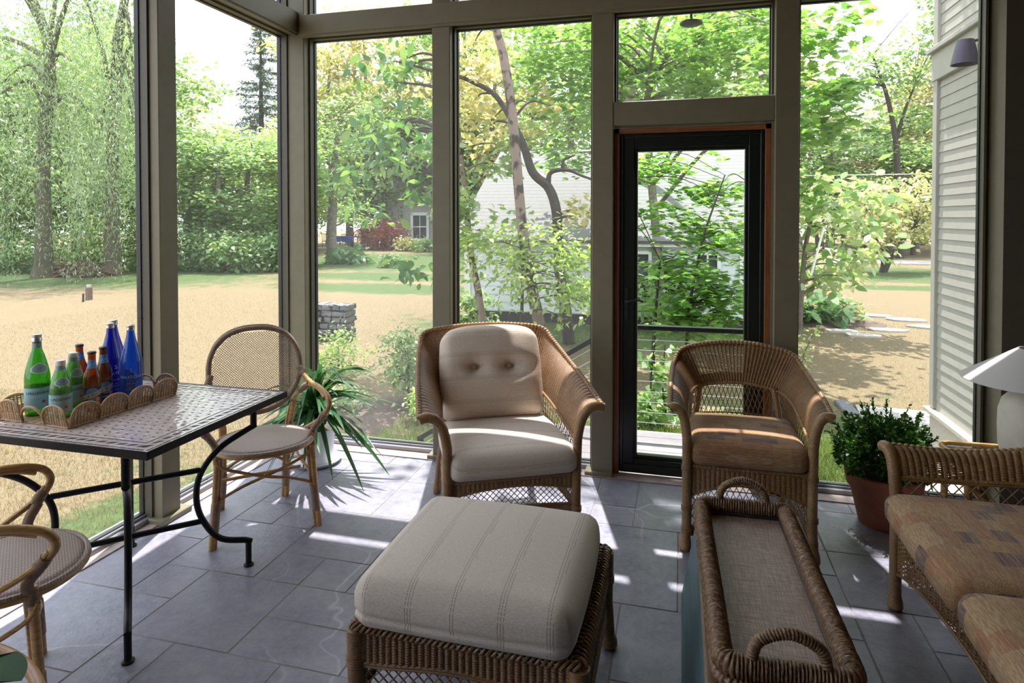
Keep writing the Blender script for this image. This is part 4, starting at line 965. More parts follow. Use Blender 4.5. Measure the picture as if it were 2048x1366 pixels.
LM = {
 'box': leafmat('boxwood_leaf', [(.03, .10, .018), (.06, .17, .03), (.11, .26, .06)], .2, .28),
 'strap': leafmat('strap_leaf', [(.03, .10, .035), (.05, .15, .055), (.09, .21, .10)], .25, .3)}

def boxwood():
    t = thing('potted_boxwood', 'clipped dark green boxwood in a round terracotta pot beside the loveseat arm', 'potted plant', (.975, 3.475, 0))
    tm = NT('terracotta'); n = tm.noise(5, 5); c = tm.ramp(n, [(.3, (.30, .105, .06)), (.6, (.42, .165, .10)), (.8, (.52, .26, .18))]); M['terra'] = tm.pbr(c, .75, tm.bump(tm.noise(40, 4), .1, .003))
    MB().lathe([(.002, 0), (.108, 0), (.112, .004), (.152, .180), (.166, .185), (.176, .250), (.172, .256), (.160, .256), (.155, .225), (.002, .215)], k=48).build('terracotta_pot', M['terra'], t)
    MB().lathe([(.002, .228), (.15, .226), (.157, .218), (.15, .205), (.002, .205)], k=24).build('soil', plain('soil', (.06, .04, .03), .95, .3, 60), t)
    n = 5200; th = rng.uniform(0, 2 * PI, n); ph = np.arccos(rng.uniform(-.55, 1, n)); rr = rng.beta(5, 1.3, n)
    lump = 1 + .12 * np.sin(3 * th + 1) * np.sin(2 * ph) + .08 * np.sin(7 * th)
    C = np.stack([.205 * rr * lump * np.sin(ph) * np.cos(th), .200 * rr * lump * np.sin(ph) * np.sin(th), .345 + .165 * rr * lump * np.cos(ph)], -1); C = C[(C[:, 2] > .262) | (np.hypot(C[:, 0], C[:, 1]) > .182)]; C = C[C[:, 2] > .23]; C = C[C[:, 1] < .19]
    m = MB(); leaves(m, C, .026, 'box', .35, C / .2 * A(1, 1, .8) - A(0, 0, 1.2), .0)
    for _ in range(46):
        a, e = rng.uniform(0, 2 * PI), rng.uniform(.15, 1.35); d = A(math.cos(a) * math.cos(e), math.sin(a) * math.cos(e), math.sin(e)); b = A(0, 0, .345) + d * A(.19, .17, .15)
        L = rng.uniform(.03, .075); P = b + d * np.linspace(0, L, 14)[:, None] + A(0, 0, .5) * (np.linspace(0, L, 14) ** 1.0)[:, None]; P = P[P[:, 1] < .195]
        if len(P): leaves(m, np.repeat(P, 2, 0), .019, 'box', .2, np.tile(d, (2 * len(P), 1)), -.2)
    m.build('foliage', LM['box'], t)
    s = MB()
    for _ in range(14):
        a = rng.uniform(0, 2 * PI); s.tube(spline([A(0, 0, .21), A(.04 * math.cos(a), .04 * math.sin(a), .3), A(.14 * math.cos(a), .14 * math.sin(a), .40 + rng.uniform(-.05, .06))], 5), .003, 5)
    s.build('stems', plain('twig', (.10, .07, .045), .8), t)
boxwood()
def strap_plant():
    sx, sy = -2.165, 3.455
    w = plain('white_glazed', (.70, .70, .74), .35, .03)
    tag(MB().lathe([(.002, 0), (.128, 0), (.136, .004), (.152, .022), (.154, .026), (.149, .027), (.134, .010), (.002, .008)], k=56).build('plant_saucer', w), 'wide white saucer on the floor under the white plant pot', 'saucer').location = (sx, sy, 0)
    t = thing('potted_strap_plant', 'strap leaved green house plant in a white pot in the corner', 'potted plant', (sx, sy, .0095))
    MB().lathe([(.002, 0), (.098, 0), (.101, .004), (.113, .205), (.110, .208), (.104, .206), (.100, .18), (.002, .175)], k=48).build('white_pot', w, t)
    MB().lathe([(.002, .19), (.09, .186), (.1005, .178), (.002, .17)], k=24).build('soil', plain('bark_soil', (.09, .055, .04), .95, .4, 90), t)
    m = MB(); rg = np.random.default_rng(4)
    tips = [(.52, -.02, .42), (.60, .02, .36), (.47, -.22, .30), (.55, -.12, .40), (.36, -.1, .50), (.62, -.25, .06), (.50, -.32, -.02), (.40, -.20, .22), (.33, -.36, .05), (.26, -.16, .52), (.1, -.1, .62), (-.02, -.12, .58), (-.1, -.14, .5), (-.12, -.38, .22), (-.2, -.42, .12), (-.05, -.45, .28), (.10, -.42, .30), (.18, -.42, .10), (.02, -.32, .50), (.44, -.06, .56), (.30, -.30, .38), (.56, -.30, .22), (.22, -.25, .18), (-.08, -.28, .36)]
    tips += [tuple(A(math.cos(a), math.sin(a) - .45, 0) * rg.uniform(.2, .55) + A(0, 0, rg.uniform(.05, .62))) for a in rg.uniform(-2.6, .5, 64)]
    for tx, ty, tz in tips:
        ty = min(ty, .10); tx = max(tx, -.20)
        d = A(tx, ty, 0); L = np.linalg.norm(d) + 1e-6; d /= L; side = A(-d[1], d[0], 0)
        b = A(*(rg.normal(0, .022, 2)), .185 + rg.uniform(0, .10)); hmax = max(tz, .26) + .16 * L + .05
        c1 = b + d * L * .25 + A(0, 0, hmax - b[2]); e = A(tx, ty, tz)
        tt = np.linspace(0, 1, 15)[:, None]; P = bezier2(b, c1, e, tt); wd = .0165 * rg.uniform(.8, 1.25) * (np.sin(PI * np.clip(tt * .93 + .07, 0, 1)) ** .55) * (1 - .25 * tt)
        tw = rg.normal(0, .35); sd = side * math.cos(tw) + A(0, 0, 1) * math.sin(tw); tz_ = np.gradient(P, axis=0); nn = np.cross(tz_, sd); nn /= np.linalg.norm(nn, axis=1)[:, None] + 1e-9
        m.grid(np.stack([P - sd * wd + nn * wd * .35, P, P + sd * wd + nn * wd * .35], 1))
    m.build('strap_leaves', LM['strap'], t, smooth=180)
strap_plant()
def monstera():
    t = thing('potted_monstera', 'split leaved plant at the bottom left corner on a bent cane hoop stand', 'potted plant', (-1.515, .615, 0))
    m = MB(); a = np.linspace(0, 2 * PI, 73)[:-1]; ring = np.stack([.455 * np.cos(a), .455 * np.sin(a), np.full(72, .53)], -1); m.tube(ring, .0125, 10, closed=True)
    for q in (2.9, 4.3, 5.9): m.tube(np.array([A(.40 * math.cos(q), .40 * math.sin(q), 0), A(.455 * math.cos(q), .455 * math.sin(q), .55)]), .012, 8); m.tube(np.array([A(.415 * math.cos(q), .415 * math.sin(q), .19), A(0, 0, .19)]), .009, 8)
    m.build('cane_stand', plain('orange_cane', (.36, .16, .05), .35, .15), t)
    MB().lathe([(.002, .20), (.11, .20), (.15, .38), (.14, .38), (.135, .36), (.002, .355)], k=32).build('pot', M['terra'], t)
    gm = plain('monstera_leaf', (.012, .055, .014), .5, .35, 14, Specular_IOR_Level=.14)
    for (px, py, pz), ang, tilt, sc in (((.125, .215, .625), .98, .05, .17), ((.145, .180, .61), .66, .0, .19), ((-.1, .1, .70), 2.6, .2, .24), ((.1, -.2, .66), 4.6, .1, .26), ((-.2, .25, .60), 2.0, .1, .17)):
        lf = MB(); n = 110; u = np.linspace(-1, 1, n); V = [(0, 0, 0)]; F = []
        th = u * 2.75; r = .55 * (1 + .55 * np.cos(th)) * (1 - .42 * (np.abs(np.sin(th * 3.3)) > .93)) * sc * 1.25
        V += [(rr * math.cos(x) * 1.05, rr * math.sin(x), -.22 * rr * rr / sc) for rr, x in zip(r, th)]
        F = [[0, k + 1, k + 2] for k in range(n - 1)]; V = np.array(V)
        ca, sa, ct, st_ = math.cos(ang), math.sin(ang), math.cos(tilt), math.sin(tilt)
        V = np.stack([V[:, 0] * ct + V[:, 2] * st_, V[:, 1], -V[:, 0] * st_ * -1 + V[:, 2] * ct], -1); V = np.stack([V[:, 0] * ca - V[:, 1] * sa, V[:, 0] * sa + V[:, 1] * ca, V[:, 2]], -1) + A(px, py, pz)
        lf.add(V, F); o = lf.build('leaf', gm, t, smooth=180)
        MB().tube(spline([A(0, 0, .36), A(px * .4, py * .4, .36 + (pz - .36) * .8), A(px, py, pz)], 6), .004, 6).build('stalk', gm, o)
monstera()

# ---------------------------------------------------------------- side table, lamp, small things
def side_table():
    t = thing('rattan_side_table', 'glass topped rattan side table behind the loveseat arm', 'side table', (1.42, 2.965, 0)); hx, hy, z = .345, .135, .538
    m = MB(); m.tube(ring_path(hx, hy, .05, z, 6), .011, 8, closed=True); m.tube(ring_path(hx, hy, .05, z - .026, 6), .011, 8, closed=True); m.build('top_rail', M['rattan'], t)
    MB().box((-hx + .012, -hy + .012, z - .006), (hx - .012, hy - .012, z + .002), .001).build('glass_top', M['glass'], t)
    MB().box((-hx + .02, -hy + .02, z - .03), (hx - .02, hy - .02, z - .022), .001).build('cane_under_top', M['rattan_wrap'], t)
    for sx in (-1, 1):
        for sy in (-1, 1):
            l = MB(); p = A(sx * (hx - .02), sy * (hy - .02), 0); l.tube(np.array([p, p + A(0, 0, z - .02)]), .0135, 10); lo = l.build('leg', M['rattan'], t)
        b = MB(); b.tube(spline([A(sx * (hx - .02), hy - .02, .46), A(sx * (hx - .12), hy - .02, .36), A(sx * (hx - .22), hy - .02, .22), A(sx * .06, hy - .02, .20)], 8), .011, 8)
        b.tube(spline([A(sx * (hx - .02), -hy + .02, .46), A(sx * (hx - .12), -hy + .02, .36), A(sx * (hx - .22), -hy + .02, .22), A(sx * .06, -hy + .02, .20)], 8), .011, 8); b.build('curved_brace', M['rattan'], t)
    s = MB(); a = np.linspace(0, 2 * PI, 49)[:-1]
    for k, zz in enumerate((.20, .222, .244)): s.tube(np.stack([(.27 + .02 * k) * np.cos(a), (.105 + .004 * k) * np.sin(a), np.full(48, zz)], -1), .010, 8, closed=True)
    s.build('oval_shelf_rim', WP['mid'], t); MB().lathe([(.001, .195), (.13, .195), (.13, .203), (.001, .203)], k=40).build('oval_shelf', WK['mid'], t).scale = (2.05, .80, 1)
side_table()
def lamp():
    t = thing('table_lamp', 'ceramic table lamp with a wide white cone shade at the right edge', 'lamp', (1.368, 2.965, .5405))
    t.scale = (.93, .93, .885); c = NT('weathered_ceramic'); n = c.noise(5, 5); col = c.ramp(n, [(.3, (.56, .53, .45)), (.62, (.70, .67, .58)), (.8, (.55, .40, .26))]); cm = c.pbr(col, .6, c.bump(c.noise(30, 3), .1, .003))
    MB().lathe([(.002, 0), (.105, 0), (.118, .006), (.128, .05), (.131, .14), (.129, .215), (.116, .262), (.088, .295), (.05, .313), (.022, .32), (.016, .33), (.016, .35), (.002, .35)], k=48).build('ceramic_base', cm, t, smooth=60)
    sh = NT('linen_shade'); d = sh.node('BsdfDiffuse', inp={'Color': (.80, .78, .77)}); tr = sh.node('BsdfTranslucent', inp={'Color': (.66, .62, .58)}); mx = sh.node('MixShader', inp={0: .3, 1: d.outputs[0], 2: tr.outputs[0]}); sh.t.links.new(mx.outputs[0], sh.out.inputs[0])
    P = [(.268, .348), (.269, .352), (.062, .498), (.060, .498), (.2655, .351)]
    MB().lathe(P, k=72, cap=False).build('shade', sh.m, t, smooth=60)
    k = MB(); k.tube(np.array([A(0, 0, .34), A(0, 0, .49)]), .005, 8)
    for a in (0, 2.1, 4.2): k.tube(np.array([A(0, 0, .488), A(.061 * math.cos(a), .061 * math.sin(a), .494)]), .0018, 5)
    k.build('harp', M['iron'], t)
lamp()
m = MB(); a = np.linspace(0, 4.2, 14); q = np.stack([np.stack([.011 * np.cos(a) * (1 + .2 * a / 4), .007 * np.sin(a), .0045 + .0035 * np.sin(a * 1.3) + 0 * a], -1) + A(0, 0, 0) + A(0, .004, .002) * s for s in (-1, 1)], 1); m.grid(q)
o = tag(m.build('dry_leaf', plain('dry_leaf', (.035, .025, .02), .6)), 'tiny curled dry leaf on the floor tiles left of the terracotta pot', 'leaf'); o.location = (.795, 3.33, .002)
# ---------------------------------------------------------------- the garden
_y, _p = R(14.84), R(1.13)
FW = A(-math.sin(_y) * math.cos(_p), math.cos(_y) * math.cos(_p), -math.sin(_p)); RT = A(math.cos(_y), math.sin(_y), 0); UP = np.cross(RT, FW)
def at(px, py, D): return A(0, 0, 1.5) + D * (FW + RT * (px - 1024) / 1272.4 + UP * (461.9 - py) / 1272.4)   # a sighted point at distance D
def gnd(px, D, z=GZ): p = at(px, 440, D); return A(p[0], p[1], z)
def px2m(n, D): return n * D / 1272.4

# lawn: straw coloured, green near the porch and under the trees
t = NT('dry_lawn'); o = t.obj(); sp = t.node('SeparateXYZ'); t.set(sp.inputs[0], o); X, Y = sp.outputs[0], sp.outputs[1]
n1 = t.noise(.35, 4); n2 = t.noise(3.0, 5); n3 = t.noise(28, 4); n4 = t.noise(150, 3)
def blob(cx, cy, rx, ry):
    d = t.math('SQRT', t.math('ADD', t.math('POWER', t.math('DIVIDE', t.math('SUBTRACT', X, cx), rx), 2.0), t.math('POWER', t.math('DIVIDE', t.math('SUBTRACT', Y, cy), ry), 2.0)))
    return t.ramp(t.math('ADD', d, t.math('ADD', t.math('MULTIPLY', t.math('SUBTRACT', n2, .5), 1.1), t.math('MULTIPLY', t.math('SUBTRACT', n3, .5), .6))), [(.68, 1), (1.15, 0)])
g = t.math('MAXIMUM', blob(1.3, 4.2, 2.6, 3.3), blob(-1.3, 4.3, 2.9, 1.7))
for b in ((-20.5, 17.5, 9, 5), (-11, 27, 10, 7), (-8.0, 16.2, 4.2, 1.4), (-9.0, 19.5, 5, 1.7), (6.5, 25, 6, 4.0), (-30, 10, 12, 3), (-3.7, 1.9, .6, .7), (-3.5, 3.4, .5, .6), (6, 20, 3, .8), (-1.6, 11.4, 3.6, 2.4)): g = t.math('MAXIMUM', g, blob(*b))
straw = t.mix(t.ramp(n3, [(.3, 0), (.7, 1)]), (.145, .103, .050), (.225, .175, .10)); straw = t.mix(t.ramp(n2, [(.45, 0), (.75, .5)]), straw, (.19, .135, .067))
green = t.mix(t.ramp(n3, [(.3, 0), (.7, 1)]), (.036, .072, .015), (.085, .13, .034)); straw = t.mix(t.ramp(n4, [(.56, 0), (.7, .55)]), straw, (.31, .26, .18))
c = t.mix(g, straw, green); m = t.pbr(c, .95, t.bump(t.math('ADD', n3, n4), .5, .03))
struct('lawn', MB().box((-70, 3.86, -.75), (60, 90, GZ)).box((-70, -12, -.75), (-2.58, 3.86, GZ)), m, 'broad dry straw coloured lawn with green patches')
# grass blades just outside the screens
def grass(name, label, N, gen, h, mat):
    P = gen(N); P = P[np.hypot(P[:, 0] - gnd(655, 10.2)[0], P[:, 1] - gnd(655, 10.2)[1]) > .65]; n = len(P); a = rng.uniform(0, 2 * PI, n); H = h * rng.uniform(.5, 1.3, n); w_ = (.004 if h > .06 else .0017) * rng.uniform(.8, 1.4, n); ln = rng.normal(0, .4, (n, 2)) * H[:, None]
    d = np.stack([np.cos(a), np.sin(a), 0 * a], -1) * w_[:, None]; top = P + np.c_[ln, H]
    tag(MB().add(np.stack([P - d, P + d, top], 1).reshape(-1, 3), np.arange(n * 3).reshape(n, 3)).build(name, mat), label, 'grass', kind='stuff')
LM['grass'] = leafmat('grass_blade', [(.085, .15, .025), (.165, .245, .05), (.25, .29, .10)], .35)
LM['straw'] = leafmat('straw_blade', [(.20, .15, .08), (.27, .21, .12), (.34, .285, .19)], .3)
grass('grass', 'green grass growing right outside the back screens', 26000, lambda N: np.c_[rng.uniform(-2.6, 1.55, N), 3.95 + 2.6 * rng.beta(1.1, 1.7, N), np.full(N, GZ)], .085, LM['grass'])
grass('dry_grass', 'pale dry grass blades over the lawn beyond the porch', 70000, lambda N: np.c_[rng.uniform(-12, 6, N), 5.5 + 9 * rng.beta(1, 1.5, N), np.full(N, GZ)], .03, LM['straw'])
grass('grass', 'patchy grass outside the left hand screens', 60000, lambda N: np.c_[rng.uniform(-7.5, -2.7, N), rng.uniform(.2, 5.5, N), np.full(N, GZ)], .04, LM['straw'])

BK = {'grey': plain('grey_bark', (.16, .135, .115), .9, .35, 9, .6), 'dark': plain('dark_bark', (.055, .045, .038), .9, .35, 9, .6), 'pink': None, 'ivy': plain('mossy_bark', (.09, .085, .055), .9, .4, 7, .6)}
t = NT('patchy_bark'); n = t.noise(7, 4, t.map((1, 1, .7))); n2 = t.noise(40, 3); c = t.mix(t.ramp(n, [(.50, 0), (.58, 1)]), t.mix(n2, (.20, .145, .12), (.31, .235, .20)), (.05, .038, .03)); BK['pink'] = t.pbr(c, .85, t.bump(n2, .3, .01))
G = lambda *c: list(c)
LM.update({  # pale and peach ramp ends put leaf highlights into the colour
 'willow': leafmat('willow_leaf', G((0.180, 0.270, 0.153), (0.270, 0.370, 0.240), (0.396, 0.490, 0.390)), .5),
 'deep': leafmat('woodland_leaf', G((0.081, 0.160, 0.077), (0.153, 0.270, 0.115), (0.288, 0.400, 0.240)), .45),
 'mid': leafmat('broad_leaf', G((0.135, 0.240, 0.090), (0.225, 0.350, 0.153), (0.378, 0.480, 0.315)), .5),
 'lime': leafmat('lime_leaf', G((0.198, 0.330, 0.077), (0.306, 0.450, 0.140), (0.450, 0.560, 0.290)), .55),
 'maple': leafmat('maple_leaf', G((0.099, 0.230, 0.065), (0.180, 0.340, 0.090), (0.297, 0.450, 0.165)), .55),
 'peach': leafmat('peach_lit_leaf', G((.30, .34, .14), (.52, .48, .28), (.70, .61, .46)), .5),
 'cream': leafmat('cream_leaf', G((.26, .31, .13), (.40, .40, .22), (.58, .53, .38)), .45),
 'walnut': leafmat('walnut_leaf', G((0.045, 0.130, 0.052), (0.099, 0.220, 0.077), (0.234, 0.350, 0.128)), .5),
 'magnolia': leafmat('magnolia_leaf', G((0.180, 0.340, 0.128), (0.324, 0.460, 0.240), (0.540, 0.550, 0.415)), .5),
 'red': leafmat('red_leaf', G((.14, .03, .035), (.24, .06, .06), (.36, .14, .10)), .4),
 'spruce': leafmat('spruce_needle', G((.08, .13, .11), (.12, .18, .15), (.19, .26, .22)), .25),
 'hosta': leafmat('hosta_leaf', G((0.063, 0.170, 0.077), (0.117, 0.260, 0.103), (0.216, 0.360, 0.165)), .35)})
def crown(mb, blobs, size, kind, cl=None, updir=.55, rg=None):
    """leaves in clumps filling soft ellipsoids: (centre, radii, leaves)"""
    rg = rg or rng; cc = []
    for c, r, n in blobs:
        c, r = np.asarray(c, float), np.asarray(r, float) * np.ones(3); m = max(4, int(n / (cl or 26)))
        d = rg.normal(0, 1, (m, 3)); d /= np.linalg.norm(d, axis=1)[:, None]; q = c + d * r * (rg.uniform(.12, 1, m) ** .5)[:, None]; cc.append(q)
        i = rg.integers(0, m, n); sig = min(r) * .17 + size * .9
        P = q[i] + rg.normal(0, 1, (n, 3)) * A(sig, sig, sig * .5)
        leaves(mb, P, size, kind, updir, d[i] * .5, rg=rg)
    return np.concatenate(cc)
def tree(name, label, trunk, blobs, size, kind, leaf, bark='grey', cat='tree', group=None, limbs=14, cl=None, extra=None, updir=.55):
    """trunk: list of paths (points, radii); the thing stands at the foot of the first"""
    b0 = np.asarray(trunk[0][0][0], float); t = thing(name, label, cat, b0, 0, group)
    f = MB(); cc = crown(f, [(np.asarray(c) - b0, r, n) for c, r, n in blobs], size, kind, cl, updir)
    if extra: extra(f, b0)
    f.build('foliage', LM[leaf], t, smooth=0)
    w = MB()
    P0 = []
    for P, r in trunk:
        P = spline(np.asarray(P, float) - b0, 6); r = np.interp(np.linspace(0, 1, len(P)), np.linspace(0, 1, len(r)), r); w.tube(P, r, 9); P0.append((P, r))
    allp = np.concatenate([p for p, _ in P0]); allr = np.concatenate([r for _, r in P0])
    for q in cc[rng.permutation(len(cc))[:limbs]]:
        d = np.linalg.norm(allp - q, axis=1) + np.where(allp[:, 2] > q[2], 3.0, 0); i = d.argmin(); a = allp[i]; L = np.linalg.norm(q - a)
        mid = (a + q) / 2 + A(0, 0, .12 * L) + rng.normal(0, .06 * L, 3); Q = spline([a, mid, q], 5); w.tube(Q, np.linspace(min(allr[i] * .55, .03 + .012 * L), .006, len(Q)), 5)
    w.build('trunk', BK[bark], t); return t
def pt(px, py, D): return at(px, py, D)

# --- near trees in front of the white outbuilding
D = 9.1
tree('leaning_tree', 'slim leaning tree with pale patchy bark behind the left armchair', [([gnd(1082, D)] + [pt(x, y, D) for x, y in ((1080, 655), (1066, 590), (1050, 500), (1039, 400), (1031, 300), (1021, 200), (1006, 110), (990, 50), (965, -60), (950, -160))], [.10, .088, .078, .072, .07, .065, .055, .04])],
     [(pt(930, -120, 9.5), (1.3, 1.2, .7), 500), (pt(980, 110, 10.5), (.8, .6, .5), 120)], .11, 'maple', 'peach', 'pink', limbs=8)
D = 9.9
tree('crooked_tree', 'crooked dark barked tree with a forked bend, right of the pale leaning trunk', [([gnd(1140, D)] + [pt(x, y, D) for x, y in ((1138, 690), (1131, 620), (1120, 550), (1116, 480), (1112, 420), (1097, 376), (1066, 346), (1050, 300), (1037, 268), (1015, 226), (985, 186), (940, 162), (905, 148))], [.10, .095, .085, .08, .072, .062, .05, .038, .025]),
     ([pt(1096, 370, D), pt(1102, 345, D), pt(1135, 340, D - .1), (pt(1165, 352, D - .2)), pt(1200, 365, D - .3)], [.045, .035, .03, .02, .015]), ([pt(1125, 338, D), pt(1128, 320, D), pt(1150, 310, D)], [.03, .02, .012])],
     [(pt(905, 170, D + .4), (.9, .7, .45), 420), (pt(960, 250, D + .8), (.8, .6, .4), 220), (pt(1050, 215, D + .6), (.7, .6, .4), 130), (pt(1160, 430, D + .3), (.5, .5, .35), 130)], .115, 'maple', 'peach', 'dark', limbs=12)
D = 10.5
tree('slender_tree', 'slender tree leaning left beside the post of the left armchair', [([gnd(968, D)] + [pt(x, y, D) for x, y in ((964, 640), (956, 580), (944, 520), (936, 450), (929, 380), (922, 310), (915, 240))], [.068, .06, .054, .045, .034])],
     [(pt(930, 300, D), (.9, .7, .6), 330), (pt(950, 430, D - .6), (.7, .6, .45), 300)], .12, 'maple', 'mid', 'pink', limbs=8)
LM['bright'] = LM['lime']
tree('leafy_sapling', 'bushy sapling with bright leaves at the foot of the leaning trunks', [([gnd(1040, 9.0), pt(1045, 560, 9.0), pt(1040, 470, 9.0)], [.03, .02, .01])],
     [(pt(1000, 500, 9.2), (.75, .6, .55), 650), (pt(1090, 540, 8.8), (.7, .6, .5), 620), (pt(1150, 590, 8.6), (.45, .5, .4), 280), (pt(1150, 500, 8.8), (.45, .5, .4), 260)], .10, 'oval', 'lime', 'dark', limbs=26)
tree('young_maple', 'young maple with layered green leaves seen through the glass door', [([gnd(1372, 7.4)] + [pt(x, y, 7.4) for x, y in ((1376, 640), (1388, 560), (1408, 470), (1432, 400), (1450, 350))], [.022, .018, .012, .007]), ([gnd(1305, 7.6), pt(1310, 640, 7.6), pt(1320, 520, 7.6)], [.03, .022, .012])],
     [(pt(1330, 340, 8.4), (.75, .6, .22), 480), (pt(1440, 385, 8.0), (.65, .5, .20), 430), (pt(1340, 440, 8.0), (.75, .6, .20), 400), (pt(1450, 470, 7.6), (.5, .5, .18), 330), (pt(1380, 540, 7.7), (.8, .6, .20), 560), (pt(1440, 600, 7.5), (.6, .5, .18), 430), (pt(1320, 620, 7.6), (.6, .5, .2), 380), (pt(1400, 650, 7.4), (.5, .4, .15), 200)], .105, 'maple', 'maple', 'dark', limbs=34, updir=.72, cl=16)
tree('spreading_maple', 'large spreading maple whose canopy fills the transom and the bay right of it', [([gnd(1262, 14.0)] + [pt(x, y, 14.0) for x, y in ((1262, 400), (1258, 240), (1268, 120), (1290, 20), (1310, -120))], [.16, .14, .12, .09, .06]), ([gnd(1250, 14.2), pt(1246, 300, 14.2), pt(1238, 170, 14.2), pt(1230, 60, 14.2), pt(1220, -80, 14.2)], [.10, .09, .08, .07, .05]),
     ([gnd(1330, 11.0) + A(0, 0, .0), pt(1300, 330, 11.5), pt(1290, 220, 11.5), pt(1320, 130, 11.3), pt(1365, 85, 11.0), pt(1420, 40, 10.5)], [.08, .07, .06, .05, .04, .02])],
     [(pt(1130, 190, 11.5), (1.1, 1.0, .7), 900), (pt(1100, 90, 11.0), (1.0, 1.0, .5), 650), (pt(1240, 90, 11.5), (1.3, 1.2, .6), 700), (pt(1340, 170, 11.0), (1.1, 1.0, .45), 700), (pt(1450, 130, 10.5), (1.1, 1.0, .7), 1100), (pt(1500, 60, 10.0), (1.0, 1.0, .6), 800), (pt(1340, 40, 11.5), (1.1, 1.0, .4), 420), (pt(1130, 310, 11.8), (.7, .8, .4), 330), (pt(1570, 180, 7.4), (.45, .5, .8), 480), (pt(1635, 240, 7.0), (.36, .4, .45), 300), (pt(1640, 60, 7.2), (.4, .4, .3), 170), (pt(1690, 185, 7.0), (.28, .3, .10), 90), (pt(1600, 360, 7.2), (.3, .4, .4), 190)], .125, 'maple', 'maple', 'grey', limbs=46, updir=.65, cl=18)
# overhanging boughs above the porch edge (they dapple the sun)
tree('overhanging_maple', 'tall maple whose trunk stands behind the house wing, boughs reaching over the deck', [([A(3.3, 7.2, GZ), A(3.2, 7.1, 2.5), A(2.9, 7.0, 5.0), A(2.0, 6.8, 7.2), A(.9, 6.5, 8.2), A(-.6, 6.4, 8.8)], [.17, .15, .13, .10, .07, .04]), ([A(2.9, 7.0, 5.0), A(2.6, 6.6, 7.0), A(2.5, 6.3, 8.4)], [.09, .06, .03])],
     [(A(.30, 6.15, 7.3), (.45, .40, .40), 190), (A(1.1, 6.2, 7.4), (.7, .6, .6), 330), (A(2.4, 6.6, 8.2), (.9, .9, .7), 400), (A(-.95, 6.2, 7.6), (.35, .3, .25), 70), (A(-1.75, 6.5, 8.35), (.5, .30, .25), 120)], .13, 'maple', 'maple', 'grey', limbs=24, cl=16)
def hang(f, b0):
    for (px, py), n in (((770, 215), 26), ((775, 268), 34), ((835, 385), 26), ((833, 545), 30), ((800, 300), 10), ((740, 255), 14), ((730, 120), 12), ((850, 300), 22), ((760, 420), 20)):
        c = at(px, py, 7.2 + rng.uniform(-.3, .3)) - b0; leaves(f, c + rng.normal(0, 1, (n, 3)) * A(.13, .13, .08), .15, 'oval', .45, droop=.9)
tree('hickory_tree', 'tree with drooping oval leaves on thin branches, right of the corner post', [([gnd(905, 7.8), pt(905, 500, 7.8), pt(900, 300, 7.8), pt(890, 120, 7.8), pt(880, -60, 7.8)], [.07, .065, .06, .05, .04])],
     [(pt(790, 150, 8.2), (.7, .6, .3), 150), (pt(815, 250, 8.4), (.55, .6, .25), 140), (pt(835, 330, 7.8), (.4, .4, .2), 100), (pt(740, 330, 8.6), (.4, .5, .3), 80)], .14, 'oval', 'walnut', 'dark', limbs=16, extra=hang, updir=.4)
tree('magnolia', 'small tree with long yellow tinted leaves right of the door, beside the flower bed', [([gnd(1600, 10.8), pt(1608, 520, 10.8), pt(1625, 430, 10.8), pt(1650, 380, 10.8)], [.05, .04, .03, .015])],
     [(pt(1690, 400, 10.6), (.6, .5, .3), 150), (pt(1640, 440, 10.6), (.5, .5, .3), 140), (pt(1700, 515, 10.8), (.55, .5, .25), 170), (pt(1630, 545, 11), (.5, .5, .3), 170), (pt(1610, 380, 10.6), (.4, .5, .4), 130), (pt(1740, 440, 10.6), (.35, .4, .2), 60)], .21, 'oval', 'magnolia', 'grey', limbs=24, cl=10)

# --- willows and woods across the lawn
def willow(label, px, D, r, top, strands, x0, x1, z0, z1, leaf, seed):
    rg = np.random.default_rng(seed); b = gnd(px, D); t = thing('willow_tree', label, 'tree', b)
    w = MB(); P = spline(np.array([b, at(px + 3, 480, D), at(px + 2, 330, D), at(px + 10, 200, D), at(px + 12, 90, D), at(top, -20, D), at(top - 20, -140, D)]) - b, 8); w.tube(P, np.interp(np.linspace(0, 1, len(P)), [0, .06, .3, .6, 1], [r * 1.35, r, r * .72, r * .6, r * .4]), 12)
    f = MB(); C = []; Dd = []; tops = []
    for k in range(9):   # a few big limbs carry the hanging curtains
        q = P[int(len(P) * rg.uniform(.42, .8))]; e = at(rg.uniform(x0, x1), 440, D + rg.uniform(-2, 2)) * A(1, 1, 0) + A(0, 0, rg.uniform(z0 + 1.5, z1)) - b
        Q = spline([q, q * .6 + e * .4 + A(0, 0, .7), e], 8); w.tube(Q, np.linspace(.11, .02, len(Q)), 6); tops.append(Q[4:])
    tops = np.concatenate(tops)
    for _ in range(strands):
        x = rg.uniform(x0, x1); d = D + rg.uniform(-3.2, 2.5)
        top_ = at(x, 440, d) * A(1, 1, 0) + A(0, 0, rg.uniform(z0, z1)) - b if rg.random() < .75 else tops[rg.integers(len(tops))] + rg.normal(0, .35, 3)
        L = rg.uniform(1.0, 3.8); L = min(L, top_[2] + .1)
        if L < .5: continue
        n = int(L / .07); s = np.linspace(0, 1, n)[:, None]; sway = rg.normal(0, .3, 3) * A(1, 1, 0); C.append(top_ - A(0, 0, 1) * s * L + sway * s * s * L * .5 + rg.normal(0, .10, (n, 3)))
    C = np.concatenate(C); leaves(f, C, .15, 'long', .15, np.tile(A(0, 0, -1), (len(C), 1)), .3, rg=rg)
    f.build('foliage', LM[leaf], t, smooth=0); w.build('trunk', BK['ivy'], t)
willow('large willow with a thick ivy clad trunk at the far left of the lawn', 85, 21, .28, 60, 640, -160, 230, 2.2, 9.8, 'willow', 1)
